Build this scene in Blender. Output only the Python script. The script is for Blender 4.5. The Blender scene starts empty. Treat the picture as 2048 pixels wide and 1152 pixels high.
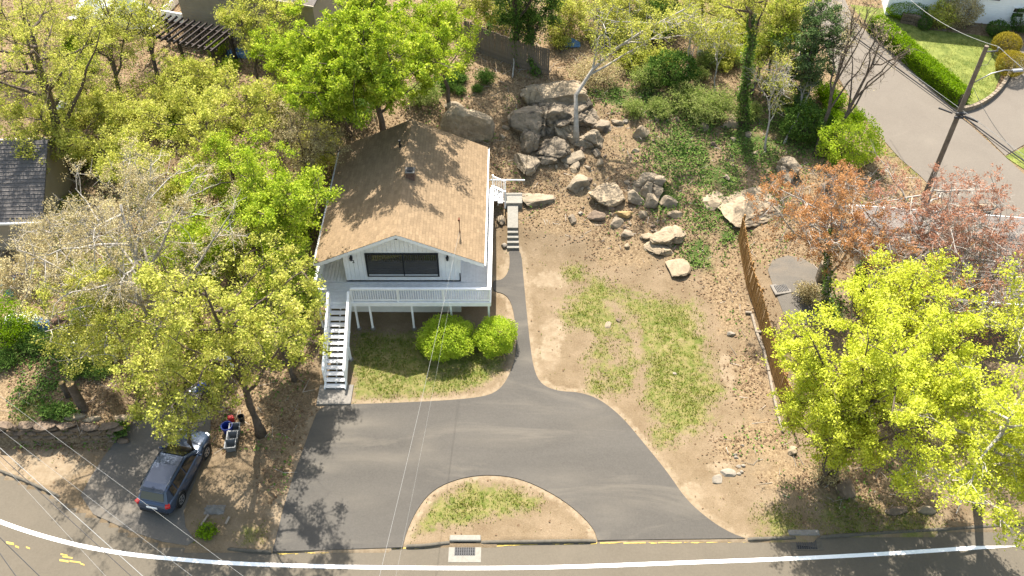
import bpy, bmesh, math, random
import numpy as np
from mathutils import Vector, Matrix, noise as mnoise
from mathutils.geometry import delaunay_2d_cdt
R = math.radians
scene = bpy.context.scene
col = scene.collection

# ------------------------------------------------------------------ camera, sky, sun, exposure
CAM_H, FPX = 36.5, 1800.0           # drone height (m), focal length in pixels of a 2048 px wide frame
cam = bpy.data.cameras.new('camera'); camo = bpy.data.objects.new('camera', cam); col.objects.link(camo)
cam.sensor_width = 36.0; cam.lens = 36.0 * FPX / 2048; cam.clip_start = 0.5; cam.clip_end = 3000
camo.location = (0, 0, CAM_H); camo.rotation_euler = (R(45), 0, 0)
scene.camera = camo
SUN_EL, SUN_DX = 57.0, -0.10        # the sun stands behind the house, a touch to the left
world = bpy.data.worlds.new('World'); scene.world = world; world.use_nodes = True
wn = world.node_tree.nodes; wl = world.node_tree.links
sky = wn.new('ShaderNodeTexSky'); sky.sky_type = 'NISHITA'; sky.sun_disc = False
sky.air_density = 1.8; sky.dust_density = 3.0; sky.ozone_density = 0.0; sky.altitude = 0
sky.sun_elevation = R(SUN_EL); sky.sun_rotation = math.atan2(SUN_DX, 1.0)
wl.new(sky.outputs[0], wn['Background'].inputs[0]); wn['Background'].inputs[1].default_value = 0.112
sun = bpy.data.lights.new('sun', 'SUN'); sun.energy = 5.0; sun.angle = R(0.53); sun.color = (1, 0.94, 0.85)
suno = bpy.data.objects.new('sun', sun); col.objects.link(suno)
sd = Vector((SUN_DX, 1.0, math.tan(R(SUN_EL)) * math.hypot(SUN_DX, 1))).normalized()
suno.rotation_euler = sd.to_track_quat('Z', 'Y').to_euler(); suno.location = (0, 60, 60)
scene.view_settings.view_transform = 'Standard'; scene.view_settings.look = 'None'
scene.view_settings.exposure = 1.45; scene.view_settings.gamma = 1
scene.render.engine = 'CYCLES'
scene.cycles.max_bounces = 6; scene.cycles.diffuse_bounces = 3; scene.cycles.glossy_bounces = 3
scene.cycles.transmission_bounces = 4; scene.cycles.transparent_max_bounces = 8
scene.cycles.caustics_reflective = False; scene.cycles.caustics_refractive = False

# ------------------------------------------------------------------ ground shape
S2 = math.sqrt(0.5)
def at(px, py, z=0.0):
    """survey helper: ground position of a point seen in the photograph at a known height"""
    u = (px - 1024) / FPX; v = (py - 576) / FPX; h = CAM_H - z
    d = h / (S2 * (1 + v))
    return (u * d, h * (1 - v) / (1 + v))
YA = [-50, 20, 29, 33, 36, 38.6, 40.2, 42.3, 46, 50, 60, 80, 130, 500]
ZA = [0, 0, 0, .15, .35, .6, 1.25, 1.62, 2.8, 3.8, 5.0, 6, 8, 14]
YR = [-50, 20, 30, 42, 60, 100, 500]
ZR = [0, 0, .3, 2.0, 4.0, 6.0, 14]
def sstep(a, b, x):
    t = np.clip((np.asarray(x, float) - a) / (b - a), 0, 1); return t * t * (3 - 2 * t)
def T0(x, y):
    x = np.asarray(x, float); y = np.asarray(y, float)
    a = sum(np.interp(y + d, YA, ZA) for d in (-1, -.5, 0, .5, 1)) / 5; r = np.interp(y, YR, ZR)
    k = sstep(9, 16, x)
    z = a * (1 - k) + r * k
    z = z + 1.0 * sstep(25.75, 26.15, y) * sstep(-19.3, -19.9, x) * (1 - sstep(30, 46, y) * .6)
    return z
def gp(px, py, lift=0.0):
    z = 0.0
    for _ in range(25):
        x, y = at(px, py, z); z = 0.5 * z + 0.5 * float(T0(x, y))
    x, y = at(px, py, z)
    return Vector((x, y, float(T0(x, y)) + lift))
def A3(px, py, z):
    x, y = at(px, py, z); return Vector((x, y, z))

def _hash(ix, iy, s):
    h = (ix.astype(np.int64) * 374761393 + iy.astype(np.int64) * 668265263 + s * 69069) & 0x7fffffff
    h = ((h ^ (h >> 13)) * 1274126177) & 0x7fffffff
    return ((h ^ (h >> 16)) & 0xffff) / 65535.0
def vnoise(x, y, sc, s=0):
    x = np.asarray(x, float) / sc; y = np.asarray(y, float) / sc
    ix = np.floor(x); iy = np.floor(y); fx = x - ix; fy = y - iy
    fx = fx * fx * (3 - 2 * fx); fy = fy * fy * (3 - 2 * fy)
    a = _hash(ix, iy, s); b = _hash(ix + 1, iy, s); c = _hash(ix, iy + 1, s); d = _hash(ix + 1, iy + 1, s)
    return (a * (1 - fx) + b * fx) * (1 - fy) + (c * (1 - fx) + d * fx) * fy
def fbm(x, y, sc, s=0):
    return .5 * vnoise(x, y, sc, s) + .3 * vnoise(x, y, sc * .45, s + 7) + .2 * vnoise(x, y, sc * .2, s + 13)
def inpoly(x, y, poly):
    x = np.asarray(x, float); y = np.asarray(y, float); ins = np.zeros(x.shape, bool); n = len(poly)
    for i in range(n):
        x1, y1 = poly[i][:2]; x2, y2 = poly[(i + 1) % n][:2]
        if y1 == y2: continue
        c = ((y1 > y) != (y2 > y)) & (x < (x2 - x1) * (y - y1) / (y2 - y1) + x1)
        ins ^= c
    return ins
def segdist(x, y, poly, closed=True):
    d = np.full(np.shape(x), 1e9); n = len(poly)
    for i in range(n if closed else n - 1):
        x1, y1 = poly[i][:2]; x2, y2 = poly[(i + 1) % n][:2]
        dx, dy = x2 - x1, y2 - y1; L = dx * dx + dy * dy + 1e-9
        t = np.clip(((x - x1) * dx + (y - y1) * dy) / L, 0, 1)
        d = np.minimum(d, np.hypot(x - x1 - t * dx, y - y1 - t * dy))
    return d
def smooth_poly(pts, it=2, closed=False):
    pts = [Vector(p[:2]) for p in pts]
    for _ in range(it):
        out = []; n = len(pts)
        if not closed: out.append(pts[0])
        for i in range(n if closed else n - 1):
            a, b = pts[i], pts[(i + 1) % n]
            out.append(a * .75 + b * .25); out.append(a * .25 + b * .75)
        if not closed: out.append(pts[-1])
        pts = out
    return [(p.x, p.y) for p in pts]

# ------------------------------------------------------------------ tags and mesh helpers
def tag(o, label=None, cat=None, group=None, kind=None):
    if label: o['label'] = label
    if cat: o['category'] = cat
    if group: o['group'] = group
    if kind: o['kind'] = kind
    return o
def empty(name, loc, rz=0, label=None, cat=None, group=None):
    o = bpy.data.objects.new(name, None); col.objects.link(o); o.empty_display_size = .3
    o.location = loc; o.rotation_euler = (0, 0, rz)
    return tag(o, label, cat, group)
def link(name, me, parent=None, loc=None, rot=None):
    o = bpy.data.objects.new(name, me); col.objects.link(o)
    if parent is not None: o.parent = parent
    if loc is not None: o.location = loc
    if rot is not None: o.rotation_euler = rot
    return o
def mesh_arrays(name, V, F, mat=None, smooth=False):
    V = np.asarray(V, np.float32); F = np.asarray(F, np.int32); n, k = F.shape
    me = bpy.data.meshes.new(name)
    me.vertices.add(len(V)); me.vertices.foreach_set('co', V.ravel())
    me.loops.add(n * k); me.loops.foreach_set('vertex_index', F.ravel())
    me.polygons.add(n); me.polygons.foreach_set('loop_start', np.arange(0, n * k, k, dtype=np.int32))
    me.polygons.foreach_set('loop_total', np.full(n, k, np.int32))
    me.polygons.foreach_set('use_smooth', np.full(n, bool(smooth)))
    me.update(calc_edges=True)
    if mat: me.materials.append(mat)
    return me
class MB:
    def __init__(s): s.v = []; s.f = []
    def poly(s, pts):
        b = len(s.v); s.v += [tuple(p) for p in pts]; s.f.append(tuple(range(b, b + len(pts)))); return s
    def box(s, c, d, rz=0, M=None):
        b = len(s.v); hx, hy, hz = d[0] / 2, d[1] / 2, d[2] / 2
        m = M if M is not None else Matrix.Rotation(rz, 3, 'Z')
        for z in (-hz, hz):
            for x, y in ((-hx, -hy), (hx, -hy), (hx, hy), (-hx, hy)):
                p = m @ Vector((x, y, z)); s.v.append((p.x + c[0], p.y + c[1], p.z + c[2]))
        for q in ((3, 2, 1, 0), (4, 5, 6, 7), (0, 1, 5, 4), (1, 2, 6, 5), (2, 3, 7, 6), (3, 0, 4, 7)):
            s.f.append(tuple(b + i for i in q))
        return s
    def bb(s, x0, x1, y0, y1, z0, z1):
        return s.box(((x0 + x1) / 2, (y0 + y1) / 2, (z0 + z1) / 2), (abs(x1 - x0), abs(y1 - y0), abs(z1 - z0)))
    def bar(s, a, b_, w, h, up=(0, 0, 1)):
        a = Vector(a); b_ = Vector(b_); t = (b_ - a); L = t.length; t.normalize()
        u = Vector(up); sd_ = t.cross(u)
        if sd_.length < 1e-4: sd_ = t.cross(Vector((0, 1, 0)))
        sd_.normalize(); u = sd_.cross(t)
        M = Matrix((sd_, t, u)).transposed()
        return s.box((a + b_) / 2, (w, L, h), M=M)
    def tube(s, pts, rad, n=8, cap=True):
        pts = [Vector(p) for p in pts]; N = len(pts); b = len(s.v)
        for i, p in enumerate(pts):
            t = (pts[min(i + 1, N - 1)] - pts[max(i - 1, 0)]).normalized()
            a = t.cross(Vector((0, 0, 1)))
            if a.length < 1e-3: a = t.cross(Vector((1, 0, 0)))
            a.normalize(); c = t.cross(a); r = rad[i] if hasattr(rad, '__len__') else rad
            for k in range(n):
                q = p + (a * math.cos(2 * math.pi * k / n) + c * math.sin(2 * math.pi * k / n)) * r
                s.v.append(tuple(q))
        for i in range(N - 1):
            for k in range(n):
                k2 = (k + 1) % n
                s.f.append((b + i * n + k, b + i * n + k2, b + (i + 1) * n + k2, b + (i + 1) * n + k))
        if cap:
            s.f.append(tuple(b + k for k in range(n))[::-1]); s.f.append(tuple(b + (N - 1) * n + k for k in range(n)))
        return s
    def lathe(s, prof, n=20, c=(0, 0, 0)):
        b = len(s.v)
        for r, z in prof:
            for k in range(n):
                a = 2 * math.pi * k / n; s.v.append((c[0] + r * math.cos(a), c[1] + r * math.sin(a), c[2] + z))
        for i in range(len(prof) - 1):
            for k in range(n):
                k2 = (k + 1) % n; s.f.append((b + i * n + k, b + i * n + k2, b + (i + 1) * n + k2, b + (i + 1) * n + k))
        return s
    def mesh(s, name, mat, smooth=False, bevel=0, off=None):
        me = bpy.data.meshes.new(name)
        v = s.v if off is None else [(x - off[0], y - off[1], z - off[2]) for x, y, z in s.v]
        me.from_pydata(v, [], s.f)
        if bevel or smooth:
            bm = bmesh.new(); bm.from_mesh(me)
            bmesh.ops.recalc_face_normals(bm, faces=bm.faces)
            if bevel: bmesh.ops.bevel(bm, geom=list(bm.edges), offset=bevel, segments=1, affect='EDGES', clamp_overlap=True)
            if smooth:
                for f in bm.faces: f.smooth = True
            bm.to_mesh(me); bm.free()
        if mat: me.materials.append(mat)
        return me
    def build(s, name, mat, parent=None, smooth=False, bevel=0, off=None):
        return link(name, s.mesh(name, mat, smooth, bevel, off), parent)
def wbuild(mb, name, mat, parent, **k):     # mesh given in world coordinates under an unrotated parent
    return mb.build(name, mat, parent, off=parent.location, **k)

# ------------------------------------------------------------------ materials
def mat(name, color, rough=.8, noise=None, amt=.25, bump=0, bscale=None, spec=.3, metal=0, c2=None, coord='Object', detail=6):
    m = bpy.data.materials.new(name); m.use_nodes = True; nt = m.node_tree; N, L = nt.nodes, nt.links
    b = N['Principled BSDF']; b.inputs['Roughness'].default_value = rough; b.inputs['Metallic'].default_value = metal
    b.inputs['Specular IOR Level'].default_value = spec; b.inputs['Base Color'].default_value = (*color, 1)
    if noise:
        tc = N.new('ShaderNodeTexCoord'); nz = N.new('ShaderNodeTexNoise'); nz.inputs['Scale'].default_value = noise
        nz.inputs['Detail'].default_value = detail; nz.inputs['Roughness'].default_value = .65
        L.new(tc.outputs[coord], nz.inputs['Vector'])
        cr = N.new('ShaderNodeValToRGB'); lo = [c * (1 - amt) for c in color]; hi = c2 or [min(1, c * (1 + amt)) for c in color]
        cr.color_ramp.elements[0].position = .3; cr.color_ramp.elements[1].position = .7
        cr.color_ramp.elements[0].color = (*lo, 1); cr.color_ramp.elements[1].color = (*hi, 1)
        L.new(nz.outputs[0], cr.inputs[0]); L.new(cr.outputs[0], b.inputs['Base Color'])
        if bump:
            nb = N.new('ShaderNodeTexNoise'); nb.inputs['Scale'].default_value = bscale or noise * 3; nb.inputs['Detail'].default_value = 5
            L.new(tc.outputs[coord], nb.inputs['Vector'])
            bp = N.new('ShaderNodeBump'); bp.inputs['Strength'].default_value = bump; bp.inputs['Distance'].default_value = .05
            L.new(nb.outputs[0], bp.inputs['Height']); L.new(bp.outputs[0], b.inputs['Normal'])
    return m
def leafmat(name, cols, trans=.5, tmul=1.25):
    """leaf colours differ from leaf to leaf; light shines through"""
    m = bpy.data.materials.new(name); m.use_nodes = True; nt = m.node_tree; N, L = nt.nodes, nt.links
    for n in list(N):
        if n.type == 'BSDF_PRINCIPLED': N.remove(n)
    g = N.new('ShaderNodeNewGeometry'); cr = N.new('ShaderNodeValToRGB')
    els = cr.color_ramp.elements
    for i, c in enumerate(cols):
        p = i / max(1, len(cols) - 1)
        e = els[i] if i < 2 and len(cols) > 1 else els.new(p)
        e.position = p; e.color = (*c, 1)
    # clump tone: shoots differ in colour; darker clumps also paint depth into crowns
    tc = N.new('ShaderNodeTexCoord'); nz = N.new('ShaderNodeTexNoise'); nz.inputs['Scale'].default_value = 1.5; nz.inputs['Detail'].default_value = 4; nz.inputs['Roughness'].default_value = .7
    L.new(tc.outputs['Object'], nz.inputs['Vector'])
    mr = N.new('ShaderNodeMapRange'); mr.inputs[1].default_value = .3; mr.inputs[2].default_value = .7; L.new(nz.outputs[0], mr.inputs[0])
    ma = N.new('ShaderNodeMix'); ma.data_type = 'FLOAT'; ma.inputs[0].default_value = .62
    L.new(g.outputs['Random Per Island'], ma.inputs[2]); L.new(mr.outputs[0], ma.inputs[3]); L.new(ma.outputs[0], cr.inputs[0])
    d = N.new('ShaderNodeBsdfDiffuse'); t = N.new('ShaderNodeBsdfTranslucent'); mx = N.new('ShaderNodeMixShader')
    mx.inputs[0].default_value = trans
    hs = N.new('ShaderNodeHueSaturation'); hs.inputs['Value'].default_value = tmul; hs.inputs['Saturation'].default_value = 1.08
    L.new(cr.outputs[0], d.inputs[0]); L.new(cr.outputs[0], hs.inputs['Color']); L.new(hs.outputs[0], t.inputs[0])
    L.new(d.outputs[0], mx.inputs[1]); L.new(t.outputs[0], mx.inputs[2])
    L.new(mx.outputs[0], N['Material Output'].inputs[0])
    return m
M = {}
M['white'] = mat('white paint', (.84, .83, .81), .55, 3, .07)
M['deckpaint'] = mat('pale grey deck paint', (.74, .72, .70), .6, 4, .10)
M['siding'] = mat('white siding paint', (.86, .86, .85), .55, 2, .05)
M['basement'] = mat('painted basement wall', (.78, .76, .71), .8, 3, .08)
M['black'] = mat('black trim', (.012, .014, .018), .4)
M['fascia'] = mat('fascia paint', (.84, .84, .83), .55, 4, .06)
M['concrete'] = mat('concrete', (.17, .155, .135), .9, 5, .18, .15, 40)
M['lightconc'] = mat('pale concrete', (.20, .188, .16), .9, 6, .15, .12, 40)
M['brick'] = mat('chimney brick', (0.128, 0.080, 0.064), .9, 8, .4, .3, 30)
M['metal'] = mat('galvanised metal', (0.250, 0.250, 0.250), .4, metal=.7)
M['rust'] = mat('rusty pipe', (0.128, 0.048, 0.024), .8, 12, .4)
M['pvc'] = mat('white pipe', (0.600, 0.600, 0.584), .4)
M['bark'] = mat('grey brown bark', (.10, .076, .056), .95, 5, .4, .5, 20)
M['bark_pale'] = mat('pale grey bark', (.33, .30, .26), .95, 4, .35, .3, 18)
M['bark_dark'] = mat('dark bark', (0.068, 0.054, 0.042), .95, 5, .4, .5, 20)
M['oldwood'] = mat('weathered grey wood', (0.154, 0.126, 0.101), .9, 4, .3, .2, 25)
M['brownwood'] = mat('brown stained wood', (0.160, 0.092, 0.052), .85, 4, .3)
M['darkwood'] = mat('dark pergola wood', (0.044, 0.034, 0.030), .85, 5, .3)
M['reed'] = mat('golden brown fence wood', (0.255, 0.140, 0.047), .85, 3, .35)
M['timber'] = mat('landscape timber', (0.216, 0.180, 0.138), .95, 4, .3)
M['iron'] = mat('cast iron', (.045, .045, .047), .6, 10, .3)
M['shade_black'] = mat('painted shade black', (.008, .008, .008), .9)  # flat black standing in for shade in drain openings and wheel wells
M['carpaint'] = mat('slate blue car paint', (.05, .07, .11), .22, spec=.6, metal=.35)
M['carglass'] = mat('car glass', (.012, .014, .014), .04, spec=.8)
M['rubber'] = mat('tyre rubber', (.015, .015, .016), .8)
M['rim'] = mat('alloy rim', (.35, .35, .36), .35, metal=.7)
M['redlamp'] = mat('red lamp', (.45, .015, .012), .2, spec=.6)
M['plastic_black'] = mat('black plastic', (.02, .02, .022), .5)
M['wire_w'] = mat('pale cable', (.22, .22, .21), .5)
M['wire_b'] = mat('black cable', (.02, .02, .022), .6)
M['pole'] = mat('utility pole wood', (.15, .12, .09), .95, 3, .35, .3, 15)
M['grass_leaf'] = leafmat('grass blades', [(.07, .12, .014), (.14, .18, .03), (.23, .225, .065), (.29, .245, .12)], .55)
M['litter'] = leafmat('fallen leaves', [(.08, .048, .027), (.17, .11, .065), (.27, .19, .12), (.38, .29, .20)], .3, 1)
M['ivy'] = leafmat('ivy leaves', [(0.035, 0.074, 0.014), (0.078, 0.146, 0.029), (0.166, 0.244, 0.058), (0.234, 0.263, 0.098)], .25)
M['lf_yellow'] = leafmat('yellow maple leaves', [(.19, .24, .025), (.41, .46, .045), (.60, .62, .09), (.73, .71, .16)], .36, 1.2)
M['lf_green'] = leafmat('bright green leaves', [(.07, .12, .012), (.20, .29, .025), (.42, .49, .06), (.60, .60, .13)], .34, 1.2)
M['lf_olive'] = leafmat('yellow green leaves', [(.10, .13, .02), (.28, .31, .05), (.53, .52, .125), (.68, .58, .24)], .36, 1.2)
M['lf_tan'] = leafmat('tan spring buds', [(.14, .11, .05), (.32, .26, .13), (.52, .45, .26), (.50, .46, .18)], .36, 1.2)
M['lf_orange'] = leafmat('orange brown keys', [(.26, .115, .045), (.38, .19, .08), (.46, .26, .12), (.33, .20, .08)], .35)
M['lf_red'] = leafmat('russet keys', [(.24, .11, .07), (.35, .175, .11), (.42, .235, .16), (.30, .17, .11)], .35)
M['lf_dark'] = leafmat('dark evergreen leaves', [(0.026, 0.062, 0.013), (0.052, 0.104, 0.021), (0.094, 0.156, 0.031), (0.166, 0.208, 0.052)], .25)
M['lf_soft'] = leafmat('soft green shoots', [(.10, .15, .03), (.19, .25, .06), (.30, .33, .12), (.34, .32, .15)], .45)
M['lf_bush'] = leafmat('lime shrub leaves', [(.20, .30, .03), (.34, .44, .045), (.53, .57, .09)], .45)
M['lf_gold'] = leafmat('golden clipped shrub', [(0.144, 0.125, 0.014), (0.259, 0.211, 0.029), (0.336, 0.259, 0.048)], .3)
M['lf_hedge'] = leafmat('hedge leaves', [(0.061, 0.112, 0.010), (0.163, 0.265, 0.015), (0.275, 0.367, 0.031)], .4)
M['lf_pine'] = leafmat('pine needles', [(0.048, 0.088, 0.028), (0.088, 0.136, 0.048), (0.144, 0.176, 0.080)], .25)

def ground_material():
    m = bpy.data.materials.new('ground'); m.use_nodes = True; N, L = m.node_tree.nodes, m.node_tree.links
    b = N['Principled BSDF']; b.inputs['Roughness'].default_value = .95; b.inputs['Specular IOR Level'].default_value = .1
    tc = N.new('ShaderNodeTexCoord'); at_ = N.new('ShaderNodeAttribute'); at_.attribute_name = 'zone'
    sp = N.new('ShaderNodeSeparateColor'); L.new(at_.outputs['Color'], sp.inputs[0])
    def nz(sc, det=6, rough=.65):
        n = N.new('ShaderNodeTexNoise'); n.inputs['Scale'].default_value = sc; n.inputs['Detail'].default_value = det
        n.inputs['Roughness'].default_value = rough; L.new(tc.outputs['Object'], n.inputs['Vector']); return n.outputs[0]
    def ramp(v, cols, kf=.44):
        r = N.new('ShaderNodeValToRGB'); e = r.color_ramp.elements
        for i, (p, c) in enumerate(cols):
            q = e[i] if i < 2 else e.new(p)
            q.position = p; q.color = (*[k * kf for k in c], 1)
        L.new(v, r.inputs[0]); return r.outputs[0]
    def mixf(f, a, c):
        x = N.new('ShaderNodeMix'); x.data_type = 'RGBA'; L.new(f, x.inputs[0]); L.new(a, x.inputs[6]); L.new(c, x.inputs[7]); return x.outputs[2]
    def mask(zone, nsc, lo=.35, hi=.65, w=1.0):
        # zone weight broken up by noise
        mt = N.new('ShaderNodeMath'); mt.operation = 'MULTIPLY_ADD'; L.new(nz(nsc, 8, .75), mt.inputs[0]); mt.inputs[1].default_value = w; 
        ms = N.new('ShaderNodeMath'); ms.operation = 'SUBTRACT'; L.new(zone, ms.inputs[0]); ms.inputs[1].default_value = w * .5
        L.new(ms.outputs[0], mt.inputs[2])
        mr = N.new('ShaderNodeMapRange'); mr.interpolation_type = 'SMOOTHSTEP'; mr.inputs[1].default_value = lo; mr.inputs[2].default_value = hi
        L.new(mt.outputs[0], mr.inputs[0]); return mr.outputs[0]
    dirt = ramp(nz(.55, 10, .72), [(.3, (.24, .16, .09)), (.45, (.34, .25, .15)), (.58, (.45, .335, .215)), (.72, (.58, .445, .30))])
    fine = ramp(nz(14, 4), [(.3, (.22, .15, .085)), (.7, (.46, .35, .22))])
    xx = N.new('ShaderNodeMix'); xx.data_type = 'RGBA'; xx.inputs[0].default_value = .4; L.new(dirt, xx.inputs[6]); L.new(fine, xx.inputs[7])
    base = xx.outputs[2]
    sand = ramp(nz(3), [(.3, (.40, .295, .185)), (.7, (.56, .44, .295))])
    c = mixf(mask(at_.outputs['Alpha'], 1.5), base, sand)
    lit = ramp(nz(9, 8, .8), [(.32, (.06, .04, .022)), (.46, (.18, .125, .07)), (.6, (.32, .235, .14)), (.75, (.46, .36, .235))], .82)
    c = mixf(mask(sp.outputs[1], .9), c, lit)
    gr = ramp(nz(2.6, 8, .75), [(.3, (.09, .14, .02)), (.43, (.19, .22, .05)), (.56, (.33, .29, .11)), (.72, (.44, .34, .19))], .5)
    c = mixf(mask(sp.outputs[0], 1.6, .34, .72, 1.5), c, gr)
    iv = ramp(nz(7, 8, .8), [(.3, (.02, .035, .008)), (.5, (.06, .095, .02)), (.7, (.16, .17, .06))], .8)
    c = mixf(mask(sp.outputs[2], .8), c, iv)
    L.new(c, b.inputs['Base Color'])
    bp = N.new('ShaderNodeBump'); bp.inputs['Strength'].default_value = .55; bp.inputs['Distance'].default_value = .06
    L.new(nz(11, 8, .8), bp.inputs['Height']); L.new(bp.outputs[0], b.inputs['Normal'])
    return m
def asphalt_material(name, c0, c1, dust, dustamt, stretch=(1, 1, 1)):
    m = bpy.data.materials.new(name); m.use_nodes = True; N, L = m.node_tree.nodes, m.node_tree.links
    b = N['Principled BSDF']; b.inputs['Roughness'].default_value = .85; b.inputs['Specular IOR Level'].default_value = .25
    tc = N.new('ShaderNodeTexCoord'); mp = N.new('ShaderNodeMapping'); mp.inputs['Scale'].default_value = stretch
    L.new(tc.outputs['Object'], mp.inputs[0])
    def nz(sc, det, src, rough=.6, dist=0):
        n = N.new('ShaderNodeTexNoise'); n.inputs['Scale'].default_value = sc; n.inputs['Detail'].default_value = det; n.inputs['Roughness'].default_value = rough
        n.inputs['Distortion'].default_value = dist; L.new(src, n.inputs['Vector']); return n.outputs[0]
    def ramp(v, cols):
        r = N.new('ShaderNodeValToRGB'); e = r.color_ramp.elements
        for i, (p, c) in enumerate(cols):
            q = e[i] if i < 2 else e.new(p)
            q.position = p; q.color = (*c, 1)
        L.new(v, r.inputs[0]); return r.outputs[0]
    a = ramp(nz(.35, 6, mp.outputs[0], .6, .6), [(.3, c0), (.7, c1)])
    g = ramp(nz(11, 8, tc.outputs['Object'], .8), [(.3, [x * .75 for x in c0]), (.7, [x * 1.2 for x in c1])])
    mx = N.new('ShaderNodeMix'); mx.data_type = 'RGBA'; mx.inputs[0].default_value = .4; L.new(a, mx.inputs[6]); L.new(g, mx.inputs[7])
    d = N.new('ShaderNodeMapRange'); d.inputs[1].default_value = .52; d.inputs[2].default_value = .78; d.inputs[4].default_value = dustamt
    L.new(nz(.28, 7, mp.outputs[0], .62, 1.2), d.inputs[0])
    ad = N.new('ShaderNodeAttribute'); ad.attribute_name = 'dust'; nn = nz(1.3, 8, mp.outputs[0], .75, .8)
    pm = N.new('ShaderNodeMath'); pm.operation = 'MULTIPLY_ADD'; L.new(nn, pm.inputs[0]); pm.inputs[1].default_value = 1.6; pm.inputs[2].default_value = -.25
    pq = N.new('ShaderNodeMath'); pq.operation = 'MULTIPLY'; pq.use_clamp = True; L.new(ad.outputs['Fac'], pq.inputs[0]); L.new(pm.outputs[0], pq.inputs[1])
    mxm = N.new('ShaderNodeMath'); mxm.operation = 'MAXIMUM'; L.new(pq.outputs[0], mxm.inputs[0]); L.new(d.outputs[0], mxm.inputs[1])
    m2 = N.new('ShaderNodeMix'); m2.data_type = 'RGBA'; L.new(mxm.outputs[0], m2.inputs[0]); L.new(mx.outputs[2], m2.inputs[6]); m2.inputs[7].default_value = (*dust, 1)
    L.new(m2.outputs[2], b.inputs['Base Color'])
    bp = N.new('ShaderNodeBump'); bp.inputs['Strength'].default_value = .2; bp.inputs['Distance'].default_value = .01
    L.new(nz(90, 2, tc.outputs['Object']), bp.inputs['Height']); L.new(bp.outputs[0], b.inputs['Normal'])
    return m
M['ground'] = ground_material()
M['drive'] = asphalt_material('driveway asphalt', (.050, .0455, .039), (.078, .071, .061), (.135, .118, .093), .85, (.35, 1.3, 1))
M['road'] = asphalt_material('road asphalt', (.088, .074, .054), (.106, .090, .067), (.128, .107, .079), .5)
M['street'] = asphalt_material('side street asphalt', (.118, .100, .080), (.142, .122, .098), (.165, .142, .113), .5)
M['olddrive'] = asphalt_material('old driveway asphalt', (.085, .077, .066), (.125, .11, .09), (.175, .14, .10), .8)
def rock_material(name, base, lich):
    m = mat(name, base, .9, 2.2, .35, .6, 9)
    N, L = m.node_tree.nodes, m.node_tree.links; b = N['Principled BSDF']
    src = b.inputs['Base Color'].links[0].from_socket
    tc = N.new('ShaderNodeTexCoord'); n = N.new('ShaderNodeTexNoise'); n.inputs['Scale'].default_value = 1.1; n.inputs['Detail'].default_value = 7
    L.new(tc.outputs['Object'], n.inputs['Vector'])
    mr = N.new('ShaderNodeMapRange'); mr.inputs[1].default_value = .54; mr.inputs[2].default_value = .62; mr.inputs[4].default_value = lich
    L.new(n.outputs[0], mr.inputs[0])
    mx = N.new('ShaderNodeMix'); mx.data_type = 'RGBA'; L.new(mr.outputs[0], mx.inputs[0]); L.new(src, mx.inputs[6]); mx.inputs[7].default_value = (.05, .042, .032, 1)
    L.new(mx.outputs[2], b.inputs['Base Color'])
    return m
M['rock'] = rock_material('grey boulder', (.235, .188, .130), .5)
M['rock_dark'] = rock_material('lichen boulder', (.19, .152, .108), .9)
M['rock_tan'] = rock_material('tan ledge', (.27, .21, .138), .35)
M['rock_gold'] = mat('ochre stone', (0.280, 0.189, 0.084), .9, 4, .3, .4, 12)
M['rock_pale'] = mat('pale stone', (.22, .19, .15), .9, 4, .2, .3, 12)
M['rock_brown'] = mat('brown stone', (0.143, 0.104, 0.072), .9, 4, .3, .4, 12)
def shingle_material(name, c, spread):
    m = mat(name, c, .95, 9, .12, .3, 60, spec=.1)
    N, L = m.node_tree.nodes, m.node_tree.links; b = N['Principled BSDF']; gpos = N.new('ShaderNodeNewGeometry')
    for n in N:
        if n.type == 'TEX_NOISE': L.new(gpos.outputs['Position'], n.inputs['Vector'])
    src = b.inputs['Base Color'].links[0].from_socket
    a = N.new('ShaderNodeAttribute'); a.attribute_name = 'tint'; hs = N.new('ShaderNodeHueSaturation')
    mr = N.new('ShaderNodeMapRange'); mr.inputs[3].default_value = 1 - spread; mr.inputs[4].default_value = 1 + spread
    L.new(a.outputs['Fac'], mr.inputs[0]); L.new(mr.outputs[0], hs.inputs['Value']); L.new(src, hs.inputs['Color']); L.new(hs.outputs[0], b.inputs['Base Color'])
    return m
M['shingle'] = shingle_material('tan asphalt shingle', (.205, .146, .088), .14)
M['feltroof'] = mat('dark roofing felt', (.05, .036, .024), .95)
M['greyroof'] = mat('grey asphalt roof', (0.102, 0.093, 0.087), .95, 9, .3, .4, 30)
M['greyroof2'] = mat('weathered grey roof', (0.136, 0.118, 0.105), .95, 9, .3, .4, 30)
M['beige'] = mat('beige siding', (0.300, 0.255, 0.195), .8, 2, .08)
M['tarp_white'] = mat('white tarp', (.78, .77, .74), .6, 2, .08, .5, 4)
M['tarp_blue'] = mat('blue tarp', (0.080, 0.160, 0.272), .5, 4, .3, .4, 6)
M['tarp_brown'] = mat('brown tarp', (.13, .075, .05), .7, 4, .3, .4, 6)
M['blue'] = mat('blue plastic', (.015, .035, .19), .4)
M['teal'] = mat('teal plastic', (.10, .26, .25), .5)
M['red'] = mat('red plastic', (.5, .03, .03), .4)
M['greybin'] = mat('grey plastic', (0.156, 0.162, 0.168), .5)
M['glasswin'] = mat('window glass', (.03, .028, .024), .03, spec=1.0)
M['paint_white'] = mat('white road paint', (.82, .82, .80), .7, 8, .06)
M['paint_yellow'] = mat('worn yellow paint', (0.400, 0.288, 0.072), .85, 5, .3)
M['kerb'] = mat('asphalt kerb', (.085, .075, .058), .9, 6, .25)

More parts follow.
